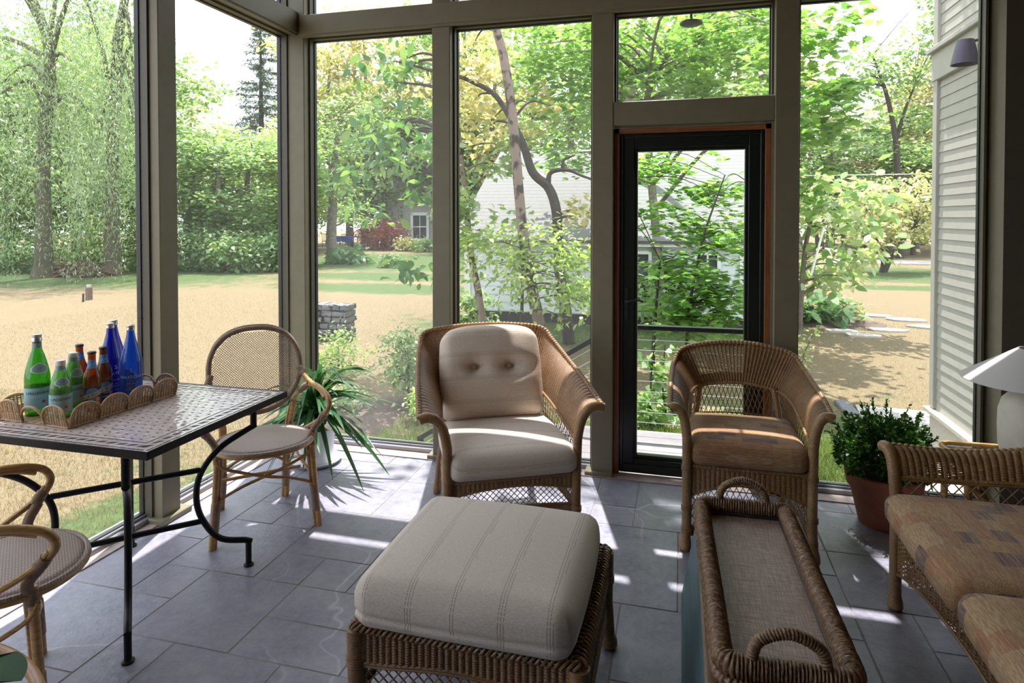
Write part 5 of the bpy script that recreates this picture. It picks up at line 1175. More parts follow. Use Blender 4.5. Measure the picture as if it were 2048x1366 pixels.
willow('second willow with a dark upright trunk left of the first screen post', 222, 22, .28, 250, 420, 140, 340, 2.4, 10.0, 'willow', 2)
protos = {}
def wood(kind, label, group, px, D, h, s=1.0, leaf='mid', bark='grey', sz=.23, n=4300):
    """one woodland tree; the first of a kind is modelled, later ones are copies turned and scaled"""
    if kind not in protos:
        rg = np.random.default_rng(len(protos) + 20); bl = []
        for k in range(9): a = rg.uniform(0, 2 * PI); rr = rg.uniform(.3, 1.9); bl.append((A(rr * math.cos(a), rr * math.sin(a), 2.2 + 6.2 * (k / 8)), (1.5, 1.5, 1.1), n // 9))
        protos[kind] = tree('woodland_tree', label, [([A(0, 0, 0), A(.1, 0, 2.5), A(-.1, .1, 5), A(.1, 0, 8.2)], [.2, .17, .12, .04])], bl, sz, 'simple', leaf, bark, group=group, limbs=22, cl=30); o = protos[kind]
    else: o = copy_tree(protos[kind])
    o.location = gnd(px, D); o.rotation_euler = (0, 0, rng.uniform(0, 6.28)); o.scale = (s, s, h / 9.0); o['label'] = label; o['group'] = group; return o
WG = 'woodland trees along the far side of the lawn'; WL = 'green deciduous tree in the woods across the lawn'
for k, px, D, h, s in (('deep', 380, 26, 5.6, 1.0), ('mid', 440, 25, 5.0, .9), ('mid', 500, 27, 5.6, 1.0), ('mid', 560, 26, 5.0, .9), ('deep', 20, 27, 9.5, 1.2), ('lime', 150, 29, 9.8, 1.2), ('mid', 290, 28, 9.5, 1.2), ('lime', -60, 30, 10, 1.3), ('lime', 220, 33, 11.5, 1.3), ('mid', 90, 36, 13, 1.4), ('deep', 335, 34, 8.5, 1.2), ('lime', 430, 33, 6.6, 1.1), ('peach', 480, 37, 7.0, 1.2), ('mid', 545, 35, 6.4, 1.1), ('peach', 385, 42, 10.5, 1.2), ('mid', -20, 24, 8.0, 1.2), ('deep', 180, 40, 15.5, 1.6), ('lime', 600, 38, 7.5, 1.2)):
    wood(k, WL, WG, px, D, h, s, k)
WG2 = 'tall trees behind the houses'; WL2 = 'tall leafy tree rising behind the neighbouring houses'
for k, px, D, h, s in (('peach', 660, 46, 15, 1.6), ('cream', 730, 50, 17, 1.7), ('peach', 800, 47, 16, 1.6), ('mid', 860, 52, 19, 1.7), ('lime', 700, 44, 11, 1.4), ('mid', 930, 46, 17, 1.7), ('peach', 990, 40, 13, 1.5), ('lime', 1070, 44, 17, 1.7), ('mid', 1140, 38, 14, 1.5), ('lime', 1230, 42, 16, 1.6), ('mid', 1320, 46, 15, 1.6), ('lime', 1400, 40, 16.5, 1.6), ('mid', 1480, 44, 18, 1.7), ('cream', 1560, 48, 17, 1.7), ('deep', 770, 43, 9, 1.3), ('deep', 910, 41, 9, 1.3), ('mid', 830, 45, 10.5, 1.3), ('lime', 620, 48, 11, 1.4)):
    wood(k, WL2, WG2, px, D, h, s, k)
WG3 = 'trees along the gravel road'; WL3 = 'pale leafed tree on the far side of the gravel road'
for k, px, D, h, s in (('cream', 1640, 40, 11, 1.3), ('cream', 1730, 42, 8, 1.3), ('peach', 1800, 44, 9, 1.3), ('cream', 1880, 38, 11.5, 1.4), ('mid', 1690, 46, 9, 1.2), ('cream', 1850, 46, 12, 1.3), ('cream', 1960, 36, 11, 1.4), ('deep', 1780, 36, 8, 1.2), ('deep', 1660, 34, 6.5, 1.2), ('mid', 1830, 34, 6.0, 1.2)):
    wood(k, WL3, WG3, px, D, h, s, k)
tree('tall_oak', 'tall tree with dark limbs standing clear against the sky at the right', [([gnd(1800, 31)] + [pt(x, y, 31) for x, y in ((1798, 430), (1795, 340), (1790, 270), (1776, 200), (1760, 150), (1745, 110))], [.20, .18, .15, .12, .10, .07, .04]), ([pt(1792, 280, 31), pt(1810, 220, 31), pt(1830, 170, 31)], [.10, .07, .03])],
     [(pt(1740, 130, 31), (1.3, 1.2, .8), 520), (pt(1800, 170, 31), (1.3, 1.2, .9), 460), (pt(1850, 90, 31), (1.4, 1.2, 1.2), 560), (pt(1840, 240, 31), (1.2, 1.2, .9), 380), (pt(1710, 190, 32), (1.0, 1.0, .7), 240), (pt(1870, 20, 31), (1.2, 1, .9), 330)], .24, 'simple', 'mid', 'dark', limbs=30)
tree('small_ornamental_tree', 'small round tree on a short dark forked trunk at the end of the right lawn', [([gnd(1766, 22.9), pt(1768, 520, 22.9), pt(1752, 480, 22.9), pt(1735, 450, 22.9)], [.12, .11, .07, .03]), ([gnd(1770, 22.9), pt(1785, 510, 22.9), pt(1805, 480, 22.9), pt(1830, 450, 22.9)], [.09, .08, .06, .03])],
     [(pt(1700, 420, 22.5), (1.4, 1.2, .8), 900), (pt(1780, 400, 23), (1.6, 1.2, .9), 1100), (pt(1840, 450, 23), (1.3, 1.2, .8), 800), (pt(1750, 470, 22.5), (1.4, 1.1, .5), 600), (pt(1870, 380, 23.5), (1.0, 1, .8), 450)], .17, 'simple', 'cream', 'dark', limbs=30)
tree('lawn_tree', 'slim tree standing alone on the lawn just right of the corner post', [([gnd(664, 28.1)] + [pt(x, y, 28.1) for x, y in ((664, 480), (666, 400), (668, 340), (676, 270), (690, 220))], [.30, .21, .19, .16, .11, .05]), ([pt(667, 370, 28.1), pt(655, 320, 28.1), pt(645, 270, 28.1)], [.10, .07, .03])],
     [(pt(690, 290, 28), (1.3, 1.2, .9), 480), (pt(660, 240, 28), (1.2, 1.1, .9), 430), (pt(700, 370, 28), (1.3, 1.2, .8), 420), (pt(720, 220, 28), (1.1, 1.1, .8), 350), (pt(650, 330, 28), (.9, 1, .7), 250), (pt(720, 430, 29), (1.0, 1, .5), 300)], .19, 'simple', 'mid', 'grey', limbs=30)
def conifer():
    D = 44; b = gnd(524, D); t = thing('spruce_tree', 'tall dark spruce rising above the woods left of the corner post', 'tree', b); H = at(524, 45, D)[2] - GZ
    w = MB(); w.tube(np.array([A(0, 0, 0), A(0, 0, H)]), [.35, .03], 8); C = []; Dr = []
    for z in np.arange(5, H, .42):
        L = 3.0 * (1 - z / H) ** .75 + .25
        for a in rng.uniform(0, 6.28, 5):
            d = A(math.cos(a), math.sin(a), 0); s = np.linspace(.1, 1, int(9 + L * 7))[:, None]; P = A(0, 0, z) + d * L * s + A(0, 0, 1) * (-.30 * L * s + .22 * L * s * s); w.tube(P[::4], .02, 4); q = np.repeat(P, 4, 0); C.append(q + rng.normal(0, .07, q.shape)); Dr.append(np.tile(d, (len(q), 1)))
    f = MB(); leaves(f, np.concatenate(C), .30, 'long', .3, np.concatenate(Dr), .5); f.build('foliage', LM['spruce'], t, smooth=0); w.build('trunk', BK['dark'], t)
conifer()

# --- shrubs and beds
def shrub(name, label, px, py, D, wpx, hpx, n, size, kind, leaf, cat='shrub', group=None, bark='dark'):
    b = gnd(px, D); c = A(b[0], b[1], at(px, py, D)[2]); r = (px2m(wpx, D) / 2, px2m(wpx, D) / 2 * .8, px2m(hpx, D) / 2)
    return tree(name, label, [([b, (b + c) / 2, c], [.02 * max(r), .015, .008])], [(c, r, n)], size, kind, leaf, bark, cat, group, limbs=14, cl=14)
for i, (px, py, D, w_, h_, lf) in enumerate(((30, 500, 23, 170, 90, 'deep'), (165, 490, 25, 160, 110, 'lime'), (300, 500, 24, 140, 100, 'deep'), (400, 500, 23.5, 120, 90, 'deep'), (475, 505, 23, 110, 80, 'mid'), (545, 505, 23.5, 100, 90, 'deep'), (230, 460, 27, 170, 130, 'lime'), (60, 440, 27, 170, 130, 'lime'))):
    shrub('undergrowth_shrub', 'leafy shrub in the undergrowth at the edge of the woods', px, py, D, w_, h_, 1500, .17, 'simple', lf, group='undergrowth along the woods')
shrub('flowering_bush', 'airy light green bush outside the window, left of the left armchair', 816, 722, 6.6, 105, 150, 1500, .050, 'oval', 'mid')
shrub('young_bush', 'pale leafy bush in front of the stone pillar behind the strap plant', 676, 720, 8.0, 95, 150, 1300, .055, 'oval', 'lime')
shrub('low_bush', 'low bush behind the strap plant next to the mulch bed', 690, 810, 6.4, 110, 70, 600, .055, 'oval', 'mid')
shrub('ground_plant', 'small leafy plant at the foot of the bush left of the left armchair', 850, 800, 6.0, 70, 60, 350, .055, 'oval', 'lime')
shrub('red_japanese_maple', 'dark red Japanese maple in front of the far house', 768, 468, 39.2, 92, 66, 4200, .22, 'long', 'red')
shrub('rust_shrub', 'small rust red shrub left of the dark red maple', 735, 462, 40.5, 34, 50, 1200, .22, 'long', 'red')
shrub('round_bush', 'clipped round bush on the lawn below the red maple', 782, 522, 25.3, 46, 26, 700, .12, 'simple', 'deep')
shrub('hosta_clump', 'spreading hosta clump at the foot of the lone lawn tree', 692, 515, 27.2, 60, 34, 350, .30, 'oval', 'hosta')
shrub('garden_bush', 'white flecked bush below the window of the far house', 812, 490, 38, 44, 26, 400, .2, 'simple', 'cream')
shrub('foundation_bush', 'green bush at the corner of the far house', 850, 490, 37, 40, 30, 400, .2, 'simple', 'mid')
shrub('hosta_clump', 'hosta clump at the dark edge of the bed right of the door', 1628, 612, 11.9, 80, 44, 260, .24, 'oval', 'hosta')
shrub('flower_bed', 'pale flowering groundcover at the tip of the bed right of the door', 1690, 618, 11.8, 70, 40, 700, .07, 'oval', 'cream', 'flowers')
shrub('fern_bush', 'leafy plant growing by the wall of the white outbuilding', 945, 625, 10.9, 60, 70, 350, .13, 'oval', 'mid')
shrub('leafy_ground_plant', 'green plants along the outbuilding right of the leaning trunks', 1330, 590, 11.0, 130, 70, 700, .13, 'oval', 'mid')
for px, D, pts, sd in ((1300, 6.0, ((1300, 850), (1302, 760), (1310, 680)), 3), (1332, 6.3, ((1335, 850), (1325, 770), (1330, 690)), 4)):
    def vine(f, b0, px=px, D=D): 
        for y in range(700, 850, 9): leaves(f, at(px + rng.normal(0, 14), y, D) - b0 + rng.normal(0, .02, (5, 3)), .085, 'maple', .4)
    tree('climbing_plant', 'leafy stems growing up behind the cable railing, %s' % ('nearer the door handle' if px < 1310 else 'right of the other stems'), [([gnd(px, D)] + [pt(x, y, D) for x, y in pts], [.012, .01, .006])], [(pt(px, 800, D), (.14, .14, .16), 70)], .08, 'maple', 'mid', 'dark', 'plant', limbs=10, extra=vine)
def twig(f, b0):
    for x, y in ((1602, 672), (1628, 664), (1612, 700), (1604, 715), (1622, 690), (1608, 735), (1600, 760), (1618, 720), (1632, 668), (1604, 690)): leaves(f, at(x, y, 5.0) - b0 + rng.normal(0, .02, (6, 3)), .04, 'oval', .4)
tree('wild_twig', 'thin wild shoot with small leaves just right of the door post', [([gnd(1590, 5.0), pt(1598, 770, 5.0), pt(1606, 715, 5.0), pt(1630, 660, 5.0)], [.006, .005, .004, .002])], [(pt(1604, 740, 5.0), (.06, .06, .1), 14)], .04, 'oval', 'mid', 'dark', 'plant', limbs=5, extra=twig)

# --- built things in the garden
M['white_wall'] = plain('white_clapboard', (.60, .64, .66), .7, .06, 8); M['trimw'] = plain('white_trim', (.72, .73, .72), .6, .04)
M['pane'] = plain('window_pane', (.05, .06, .07), .08, .2); M['dark_open'] = plain('dark_opening', (.035, .03, .03), .8)
t = NT('pale_shingles'); br = t.node('TexBrick', inp={'Vector': t.map((1, 1, 1)), 'Color1': (.52, .51, .50), 'Color2': (.60, .59, .57), 'Mortar': (.34, .33, .32), 'Scale': 1.0, 'Mortar Size': .02, 'Brick Width': .3, 'Row Height': .14}); M['shingle'] = t.pbr(br.outputs[0], .85)
def clap(mb, p, q, z0, z1, ex, out, th=.018):
    """overlapping boards between plan points p and q"""
    p, q, out = A(*p, 0), A(*q, 0), A(*out, 0)
    for z in np.arange(z0, z1 - .01, ex):
        zt = min(z + ex + .01, z1); a = [p + out * th, q + out * th, q + out * .004, p + out * .004]; b = [p, q]
        V = [a[0] + A(0, 0, z), a[1] + A(0, 0, z), a[2] + A(0, 0, zt), a[3] + A(0, 0, zt), p + A(0, 0, z), q + A(0, 0, z)]; mb.add(V, [(0, 1, 2, 3), (4, 5, 1, 0)])
    return mb
def outbuilding():
    x0, x1, y0, y1, ze, zr, yr = -4.0, 1.75, 11.6, 18.0, 1.05, 3.05, 14.8
    t = thing('white_outbuilding', 'low white clapboard outbuilding with a pale shingle roof behind the leaning trees', 'building', ((x0 + x1) / 2, 14.8, GZ)); o = A(-(x0 + x1) / 2, -14.8, -GZ)
    def bd(mb, nm, mat, par=t): mb.v = [v + o for v in mb.v]; return mb.build(nm, mat, par)
    w = MB().box((x0 + .03, y0 + .03, GZ + .18), (x1 - .03, y1, ze)); clap(w, (x0, y0 + .03), (x1, y0 + .03), GZ + .2, ze, .155, (0, -1)); clap(w, (x0 + .03, y1), (x0 + .03, y0), GZ + .2, ze, .155, (-1, 0))
    w.add([(x0 + .03, y0, ze), (x0 + .03, y1, ze), (x0 + .03, yr, zr - .08)], [(0, 1, 2)]); w.add([(x1 - .03, y0, ze), (x1 - .03, y1, ze), (x1 - .03, yr, zr - .08)], [(0, 1, 2)]); w = bd(w, 'clapboard_wall', M['white_wall'])
    bd(MB().box((x0 - .02, y0 - .012, GZ + .16), (x0 + .10, y0 + .02, ze)).box((x1 - .10, y0 - .012, GZ + .16), (x1 + .02, y0 + .02, ze)).box((x0, y0 - .16, ze - .05), (x1, y0 - .12, ze + .07)), 'corner_boards', M['trimw'])
    bd(MB().box((x0 + .06, y0 + .06, GZ - .1), (x1 - .06, y1 - .06, GZ + .18)), 'foundation', M['dark_open'])
    d = A(0, yr - y0 + .2, zr - ze); n = np.cross(A(1, 0, 0), d); n /= np.linalg.norm(n)
    r = MB()
    for sg in (1,):
        a, b = A(x0 - .2, y0 - .2, ze), A(x1 + .2, y0 - .2, ze); P = [a, b, b + d, a + d]; r.add(P + [p + n * .06 for p in P], [(4, 5, 6, 7), (0, 3, 2, 1), (0, 1, 5, 4), (1, 2, 6, 5), (2, 3, 7, 6), (3, 0, 4, 7)])
        k = A(1, 0, 0); a2, b2 = A(x0 - .2, y1 + .2, ze), A(x1 + .2, y1 + .2, ze); d2 = A(0, yr - y1 - .2, zr - ze); n2 = A(0, -n[1] * -1 if 0 else n[1] * -1, n[2]); P = [b2, a2, a2 + d2, b2 + d2]; r.add(P + [p + n2 * .06 for p in P], [(4, 5, 6, 7), (0, 3, 2, 1), (0, 1, 5, 4), (1, 2, 6, 5), (2, 3, 7, 6), (3, 0, 4, 7)])
    rm = NT('roof_shingle'); sp = rm.node('SeparateXYZ'); rm.set(sp.inputs[0], rm.obj()); row = rm.math('MODULO', rm.math('ADD', sp.outputs[2], 10.0), .075)
    rc = rm.mix(rm.math('LESS_THAN', row, .007), rm.mix(rm.noise(9, 4), (.15, .148, .147), (.19, .187, .184)), (.075, .073, .072)); bd(r, 'shingle_roof', rm.pbr(rc, .85))
    for a, b, c, e in ((-1.25, -.55, .02, .86), (.30, .62, .30, .86), (1.05, 1.65, .05, .80)):
        f = MB(); s = .06
        for q in (((a - s, y0 - .03, c - s), (a, y0 + .01, e + s)), ((b, y0 - .03, c - s), (b + s, y0 + .01, e + s)), ((a, y0 - .03, e), (b, y0 + .01, e + s)), ((a, y0 - .04, c - s), (b, y0 + .01, c))): f.box(*q)
        m_ = (a + b) / 2; f.box((m_ - .015, y0 - .02, c), (m_ + .015, y0 + .005, e)); fr_ = bd(f, 'window_frame', M['trimw']); bd(MB().box((a, y0 - .008, c), (b, y0 + .004, e)), 'window_glass', M['pane'], fr_)
    bd(MB().box((-.35, y0 - .012, GZ + .18), (.12, y0 + .01, .80)), 'dark_doorway', M['dark_open'])
outbuilding()
def far_house():
    D = 43; c = gnd(850, D); t = thing('far_house', 'grey clapboard house with white trimmed windows far beyond the lawn', 'building', c, R(14)); M['grey_clap'] = plain('grey_clapboard', (.34, .33, .32), .8, .06, 6)
    w = MB().box((-3.0, .05, 0), (6, 7, 5.2)); clap(w, (-3.0, .05), (6, .05), .3, 5.2, .16, (0, -1), .03); w.build('clapboard_wall', M['grey_clap'], t)
    MB().box((-3.1, -.05, 0), (-2.85, .1, 5.2)).box((-3.0, -.04, -.1), (6, .05, .3)).build('white_corner_board', M['trimw'], t)
    MB().add([(-3.6, -.6, 5.0), (6.6, -.6, 5.0), (6.6, 3.5, 7.6), (-3.6, 3.5, 7.6), (6.6, 7.6, 5.0), (-3.6, 7.6, 5.0), (-3.6, -.6, 5.15), (6.6, -.6, 5.15), (6.6, 3.5, 7.75), (-3.6, 3.5, 7.75), (6.6, 7.6, 5.15), (-3.6, 7.6, 5.15)], [(0, 1, 2, 3), (3, 2, 4, 5), (6, 7, 8, 9), (9, 8, 10, 11), (0, 1, 7, 6), (5, 4, 10, 11)]).build('roof', plain('grey_roof', (.22, .21, .21), .9), t)
    for x in (-.35, 3.2):
        f = MB()
        for q in (((x - .62, -.08, .55), (x - .45, .1, 2.3)), ((x + .45, -.08, .55), (x + .62, .1, 2.3)), ((x - .62, -.08, 2.15), (x + .62, .1, 2.35)), ((x - .7, -.12, .45), (x + .7, .1, .6)), ((x - .45, -.03, 1.35), (x + .45, .08, 1.42)), ((x - .02, -.02, .6), (x + .02, .08, 2.2))): f.box(*q)
        fr_ = f.build('window_frame', M['trimw'], t); MB().box((x - .45, .0, .6), (x + .45, .06, 2.2)).build('window_glass', M['pane'], fr_)
far_house()
def siding_wing():
    t = thing('house_wing', 'greige clapboard house wing outside the right hand screen', 'building', (2.0, 5.0, GZ)); o = A(-2.0, -5.0, -GZ); YC, YN = 5.83, 4.55
    sm = plain('greige_clapboard', (.40, .385, .345), .7, .05, 12)
    def bd(mb, nm, mat): mb.v = [v + o for v in mb.v]; return mb.build(nm, mat, t, smooth=30)
    w = MB().box((2.02, YN, GZ), (2.4, YC - .01, 5.0)); clap(w, (2.0, YN), (2.0, YC - .02), -.04, 2.60, .086, (-1, 0), .0118); clap(w, (2.0, YN), (2.0, YC - .02), 2.86, 4.9, .086, (-1, 0), .0118); bd(w, 'clapboards', sm)
    bd(MB().box((1.965, YC - .05, -.03), (2.1, YC + .03, 2.62), .004).box((1.965, YC - .05, 2.84), (2.1, YC + .03, 5.0), .004), 'corner_board', sm)
    bd(MB().box((1.968, YN, GZ), (2.05, YC + .02, -.06)).box((1.93, YN, -.07), (2.05, YC + .06, -.035), .004), 'water_table', plain('pale_water_table', (.50, .455, .40), .7))
    bd(MB().box((1.955, YN, 2.60), (2.06, YC + .04, 2.83), .004).box((1.92, YN, 2.82), (2.08, YC + .06, 2.86), .006), 'belly_band', sm)
siding_wing()
def sconce():
    c = at(1938, 110, 1.0); 
    t = thing('wall_sconce', 'dark cone shaped wall light on the siding of the house wing', 'wall light', (1.86, 4.98, 2.62)); m = plain('dark_bronze', (.06, .05, .085), .4, .05, Metallic=.3)
    MB().lathe([(.045, .085), (.05, .088), (.085, -.075), (.080, -.075), (.046, .08)], k=32, cap=False).lathe([(.0005, .087), (.05, .087)], k=32, cap=False).build('shade', m, t)
    MB().tube(np.array([A(0, 0, .07), A(.10, 0, .09), A(.115, 0, .06)]), .01, 8).lathe([(.0005, -.01), (.045, -.01), (.045, .01), (.0005, .01)], (.12, 0, .05), 20).build('arm', m, t)
sconce()
t = thing('porch_light', 'round black light outside above the transom pane', 'outdoor light', (.055, 3.94, 2.675)); MB().lathe([(.0005, -.03), (.052, -.03), (.066, -.022), (.066, -.012), (.03, .0), (.0005, .0)], k=32).build('lamp_disc', M['track'], t); MB().tube(np.array([A(0, 0, -.005), A(0, 0, .03), A(0, -.10, .05)]), .008, 8).build('bracket', M['track'], t)
# deck, cable railing
dk = thing('deck_landing', 'small weathered board deck outside the glass door', 'deck', (0, 4.24, GZ)); M['deck'] = plain('deck_board', (.19, .17, .185), .7, .12, 10)
for i in range(6): MB().box((-1.0, -.385 + i * .135, -.058 - GZ), (.60, -.385 + i * .135 + .130, -.032 - GZ), .002).build('board', M['deck'], dk)
MB().box((-.98, -.38, .03), (.58, -.35, .39)).box((-.98, .39, .03), (.58, .42, .39)).box((-.98, -.38, .0), (-.90, -.30, .39)).box((.50, .34, 0), (.58, .42, .39)).build('framing', BK['dark'], dk)
rl = thing('cable_railing', 'dark metal railing with thin steel cables along the deck edge', 'railing', (0, 4.64, -.032)); cb = plain('steel_cable', (.75, .76, .78), .25, .02, Metallic=.6)
MB().box((-.62, -.02, .735), (.60, .03, .768), .003).build('top_rail', M['iron'], rl)
for x in (-.60, .58): MB().box((x - .02, -.02, 0), (x + .02, .02, .736), .002).build('rail_post', M['iron'], rl)
for k in range(9): MB().tube(np.array([A(-.60, 0, .065 + k * .0745), A(.58, 0, .065 + k * .0745)]), .0022, 6).build('cable', cb, rl)
hr = thing('stair_railing', 'sloping dark handrail with steel cables going down from the deck behind the left armchair', 'railing', (-.62, 4.60, -.032)); sl = .62
MB().tube(np.array([A(.02, 0, .66), A(-1.35, 0, .66 - 1.37 * sl)]), .024, 4).build('handrail', M['iron'], hr)
MB().box((-1.36, -.02, GZ + .032), (-1.32, .02, .66 - 1.34 * sl), .002).build('rail_post', M['iron'], hr)
for k in range(7): MB().tube(np.array([A(0, 0, .585 - k * .085), A(-1.33, 0, .585 - k * .085 - 1.33 * sl)])[:, :] * A(1, 1, 1), .0022, 6).build('cable', cb, hr)
st = thing('deck_steps', 'board steps down from the deck behind the left armchair', 'steps', (-1.0, 4.24, GZ))
for k in range(2): MB().box((-.30 * (k + 1), -.38, .27 - .14 * k - .03), (-.30 * k, .38, .27 - .14 * k), .002).build('tread', M['deck'], st); MB().box((-.30 * (k + 1) + .01, -.36, 0), (-.30 * k - .01, .36, .24 - .14 * k)).build('riser', BK['dark'], st)
# gravel corner with stone edging, stepping stones, mulch, road
gm = NT('pale_gravel'); v = gm.node('TexVoronoi', inp={'Vector': gm.obj(), 'Scale': 38.0}); gc = gm.mix(v.outputs['Color'], (.34, .31, .28), (.58, .56, .53)); M['gravel'] = gm.pbr(gc, .9, gm.bump(v.outputs['Distance'], .8, .02))
def slab(pts, z0, z1): n = len(pts); return MB().add([(x, y, z0) for x, y in pts] + [(x, y, z1) for x, y in pts], [[i, (i + 1) % n, n + (i + 1) % n, n + i] for i in range(n)]).add([(x, y, z1) for x, y in pts], [list(range(n))])
tag(slab([(1.62, 3.86), (2.02, 3.86), (2.02, 5.7), (2.7, 5.9), (2.7, 7.15), (1.76, 7.25), (1.66, 6.4)], GZ - .1, GZ + .02).build('gravel_path', M['gravel']), 'pale gravel strip along the foot of the house wing', 'gravel', kind='stuff')
sm = plain('grey_stone', (.15, .15, .165), .85, .25, 12, .4)
for k, (a, b) in enumerate((((1.56, 4.3), (1.64, 5.2)), ((1.56, 5.22), (1.66, 6.2)), ((1.58, 6.22), (1.72, 7.36)))):
    tag(MB().box((a[0], a[1], GZ - .05), (b[0], b[1], GZ + .035), .012).build('edging_stone', sm), 'rectangular grey stone edging the gravel strip', 'stone', 'edging stones of the gravel strip')
for k, (px, D, w_) in enumerate(((1685, 10.9, .32), (1728, 10.5, .34), (1775, 11.0, .34), (1755, 12.6, .36), (1815, 12.1, .4), (1858, 11.3, .36))):
    g_ = gnd(px, D); a = np.linspace(0, 2 * PI, 9)[:-1]; r = w_ * rng.uniform(.75, 1.1, 8)
    o = tag(slab([(x, y) for x, y in zip(r * np.cos(a), r * .55 * np.sin(a))], -.03, .03).build('stepping_stone', plain('pale_flagstone', (.46, .43, .40), .9, .15, 6) if k == 0 else bpy.data.materials['pale_flagstone']), 'flat pale stepping stone set in the lawn by the house wing', 'stone', 'stepping stones in the right lawn'); o.location = g_
tag(MB().box((6.5, 30.5, GZ - .05), (30, 33, GZ + .02)).build('gravel_road', M['gravel']), 'pale gravel road beyond the right lawn', 'road', kind='stuff')
def mound(name, label, px, D, rx, ry, h, mat, cat):
    n, m_ = 40, 12; a = np.linspace(0, 2 * PI, n); r = np.linspace(0, 1, m_); Rr, Aa = np.meshgrid(r, a, indexing='ij')
    z = h * (1 - Rr ** 2) * (1 + .25 * np.sin(3 * Aa) + .2 * np.sin(7 * Aa + 2)) + rng.normal(0, .06 * h, Rr.shape) * (Rr < .97)
    o = tag(MB().grid(np.stack([rx * Rr * np.cos(Aa), ry * Rr * np.sin(Aa), z], -1)).build(name, mat), label, cat, kind='stuff'); o.location = gnd(px, D, GZ + .004); return o
mu = plain('brown_mulch', (.115, .08, .065), .95, .5, 45, .8)
mound('mulch_bed', 'brown mulch bed outside the screen left of the left armchair', 800, 6.3, 1.15, .6, .03, mu, 'mulch')
mound('mulch_edge', 'dark mulch edge of the bed right of the door', 1655, 11.9, 1.0, .7, .05, mu, 'mulch')
bp = MB()
for _ in range(420):
    a, rr = rng.uniform(0, 2 * PI), rng.uniform(0, 1) ** .6; c = A(1.35 * rr * math.cos(a), .7 * rr * math.sin(a), .05 + .36 * (1 - rr * rr) * rng.uniform(.4, 1)); d = rng.normal(0, 1, 3) * A(1, .6, .18); d *= rng.uniform(.2, .5) / np.linalg.norm(d)
    bp.tube(np.array([c - d, c + rng.normal(0, .03, 3), c + d]), .016, 4)
bo = tag(bp.build('brush_pile', plain('dead_brush', (.15, .105, .075), .95, .45, 22)), 'low heap of dead brush below the willows', 'brush pile', kind='stuff'); bo.location = gnd(152, 21.6)
# stone pillar of stacked rock
sp_ = thing('stone_pillar', 'short pillar of stacked grey fieldstone on the lawn behind the strap plant', 'stonework', gnd(655, 10.2)); rg = np.random.default_rng(9); W_ = px2m(104, 10.2)
for j in range(6):
    x = -W_ / 2
    while x < W_ / 2 - .04:
        l = rg.uniform(.10, .22); h_ = .098; l = min(l, W_ / 2 - x); m_ = rbox(l / 2 * .97, .16, h_ / 2 * .96, .025, 4, fn=lambda w: w + rg.normal(0, .006, w.shape)); m_.v = [v + A(x + l / 2, rg.normal(0, .015), j * h_) for v in m_.v]; m_.build('stone', sm, sp_, smooth=60); x += l
# stakes, patio set, pole, wire
s = thing('stake_post', 'short weathered metal cased post standing in the dry lawn at the left', 'post', gnd(176, 15.2)); MB().lathe([(.0005, 0), (.075, 0), (.075, .30), (.0005, .30)], k=14).build('casing', plain('weathered_casing', (.16, .12, .09), .8, .3, 20), s); MB().lathe([(.0005, .30), (.05, .30), (.05, .36), (.0005, .36)], k=12).build('cap', plain('pale_cap', (.45, .42, .38), .6), s)
o = tag(MB().tube(np.array([A(0, 0, 0), A(.01, 0, .20)]), .022, 8).build('wooden_peg', BK['dark']), 'thin wooden peg in the lawn beside the short metal cased post', 'peg'); o.location = gnd(164, 14.8)
pb = gnd(692, 42.0); pt_ = thing('patio_table', 'patio table under a bright blue cloth far beyond the lawn tree', 'table', pb); MB().box((-.75, -.45, .70), (.75, .45, .78), .02).box((-.76, -.46, .45), (.76, -.44, .75)).build('blue_cloth', plain('blue_cloth', (.05, .11, .55), .7), pt_)
for sx in (-1, 1):
    for sy in (-1, 1): MB().tube(np.array([A(sx * .65, sy * .35, 0), A(sx * .65, sy * .35, .7)]), .03, 6).build('leg', M['iron'], pt_)
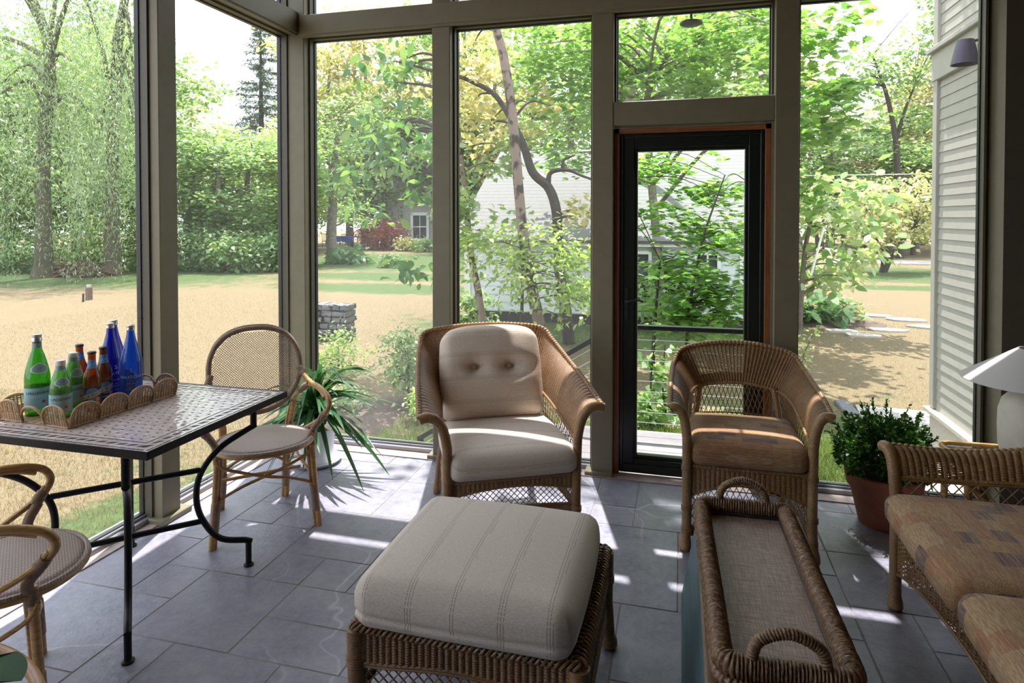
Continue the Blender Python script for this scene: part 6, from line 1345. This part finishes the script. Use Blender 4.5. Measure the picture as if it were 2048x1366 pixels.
for k, dx in enumerate((-1.5, -.35, .45, 1.6)):
    ch = thing('patio_chair', 'dark metal patio chair around the blue covered table', 'chair', pb + A(dx, -.75 if abs(dx) < 1 else .1, 0), 0, 'patio chairs by the blue table'); MB().box((-.22, -.22, .42), (.22, .22, .46)).build('seat', M['iron'], ch); b = MB()
    for x in (-.2, -.1, 0, .1, .2): b.tube(np.array([A(x, -.22, .44), A(x, -.27, .92)]), .014, 5)
    b.tube(np.array([A(-.22, -.27, .92), A(.22, -.27, .92)]), .018, 5); b.build('backrest', M['iron'], ch)
    for sx in (-1, 1):
        for sy in (-1, 1): MB().tube(np.array([A(sx * .2, sy * .2, 0), A(sx * .2, sy * .2, .43)]), .016, 5).build('leg', M['iron'], ch)
o = tag(MB().box((-2.2, -1.2, -.02), (2.2, 1.2, .02)).build('patio_slab', M['gravel']), 'pale paved patio under the blue covered table', 'patio'); o.location = pb + A(0, 0, -.005)
o = tag(MB().tube(np.array([at(1622, 551, 9.6), at(1648, 455, 9.6)]), .016, 8).build('white_pole', M['trimw']), 'white pole leaning among the yellow leaved magnolia', 'pole')
wp = spline([at(1300, 352, 26), at(1640, 351, 25), at(2000, 345, 24)], 12); o = tag(MB().tube(wp, .022, 5).build('overhead_wire', plain('grey_wire', (.42, .42, .44), .6)), 'overhead wire crossing the view at the right', 'wire')
# ---------------------------------------------------------------- light, sky, camera
w = bpy.data.worlds.new('sky'); S.world = w; w.use_nodes = True; bg = w.node_tree.nodes['Background']; bg.inputs[0].default_value = (.86, .93, 1.0, 1); bg.inputs[1].default_value = SKY
su = bpy.data.lights.new('sun', 'SUN'); su.energy = SUN; su.angle = R(.53); su.color = (1, .965, .90)
so = bpy.data.objects.new('sun', su); COL.objects.link(so)
so.rotation_euler = Vector((-.094, .333, .938)).to_track_quat('Z', 'Y').to_euler()
cam = bpy.data.cameras.new('camera'); cam.sensor_width = 36; cam.lens = 1272.4 * 36 / 2048; cam.shift_y = -(683 - 461.9) / 2048; cam.clip_start = .05; cam.clip_end = 400
co = bpy.data.objects.new('camera', cam); COL.objects.link(co); co.location = (0, 0, 1.5); co.rotation_euler = (R(90 - 1.13), 0, R(14.84)); S.camera = co
S.view_settings.view_transform = 'Standard'; S.view_settings.look = 'None'; S.view_settings.exposure = EXPO; S.view_settings.gamma = 1; S.view_settings.use_curve_mapping = False
c = S.cycles; c.use_denoising = True; c.max_bounces = 9; c.diffuse_bounces = 5; c.transparent_max_bounces = 24; c.transmission_bounces = 6; c.glossy_bounces = 3; c.sample_clamp_indirect = 8; c.caustics_reflective = False; c.caustics_refractive = False
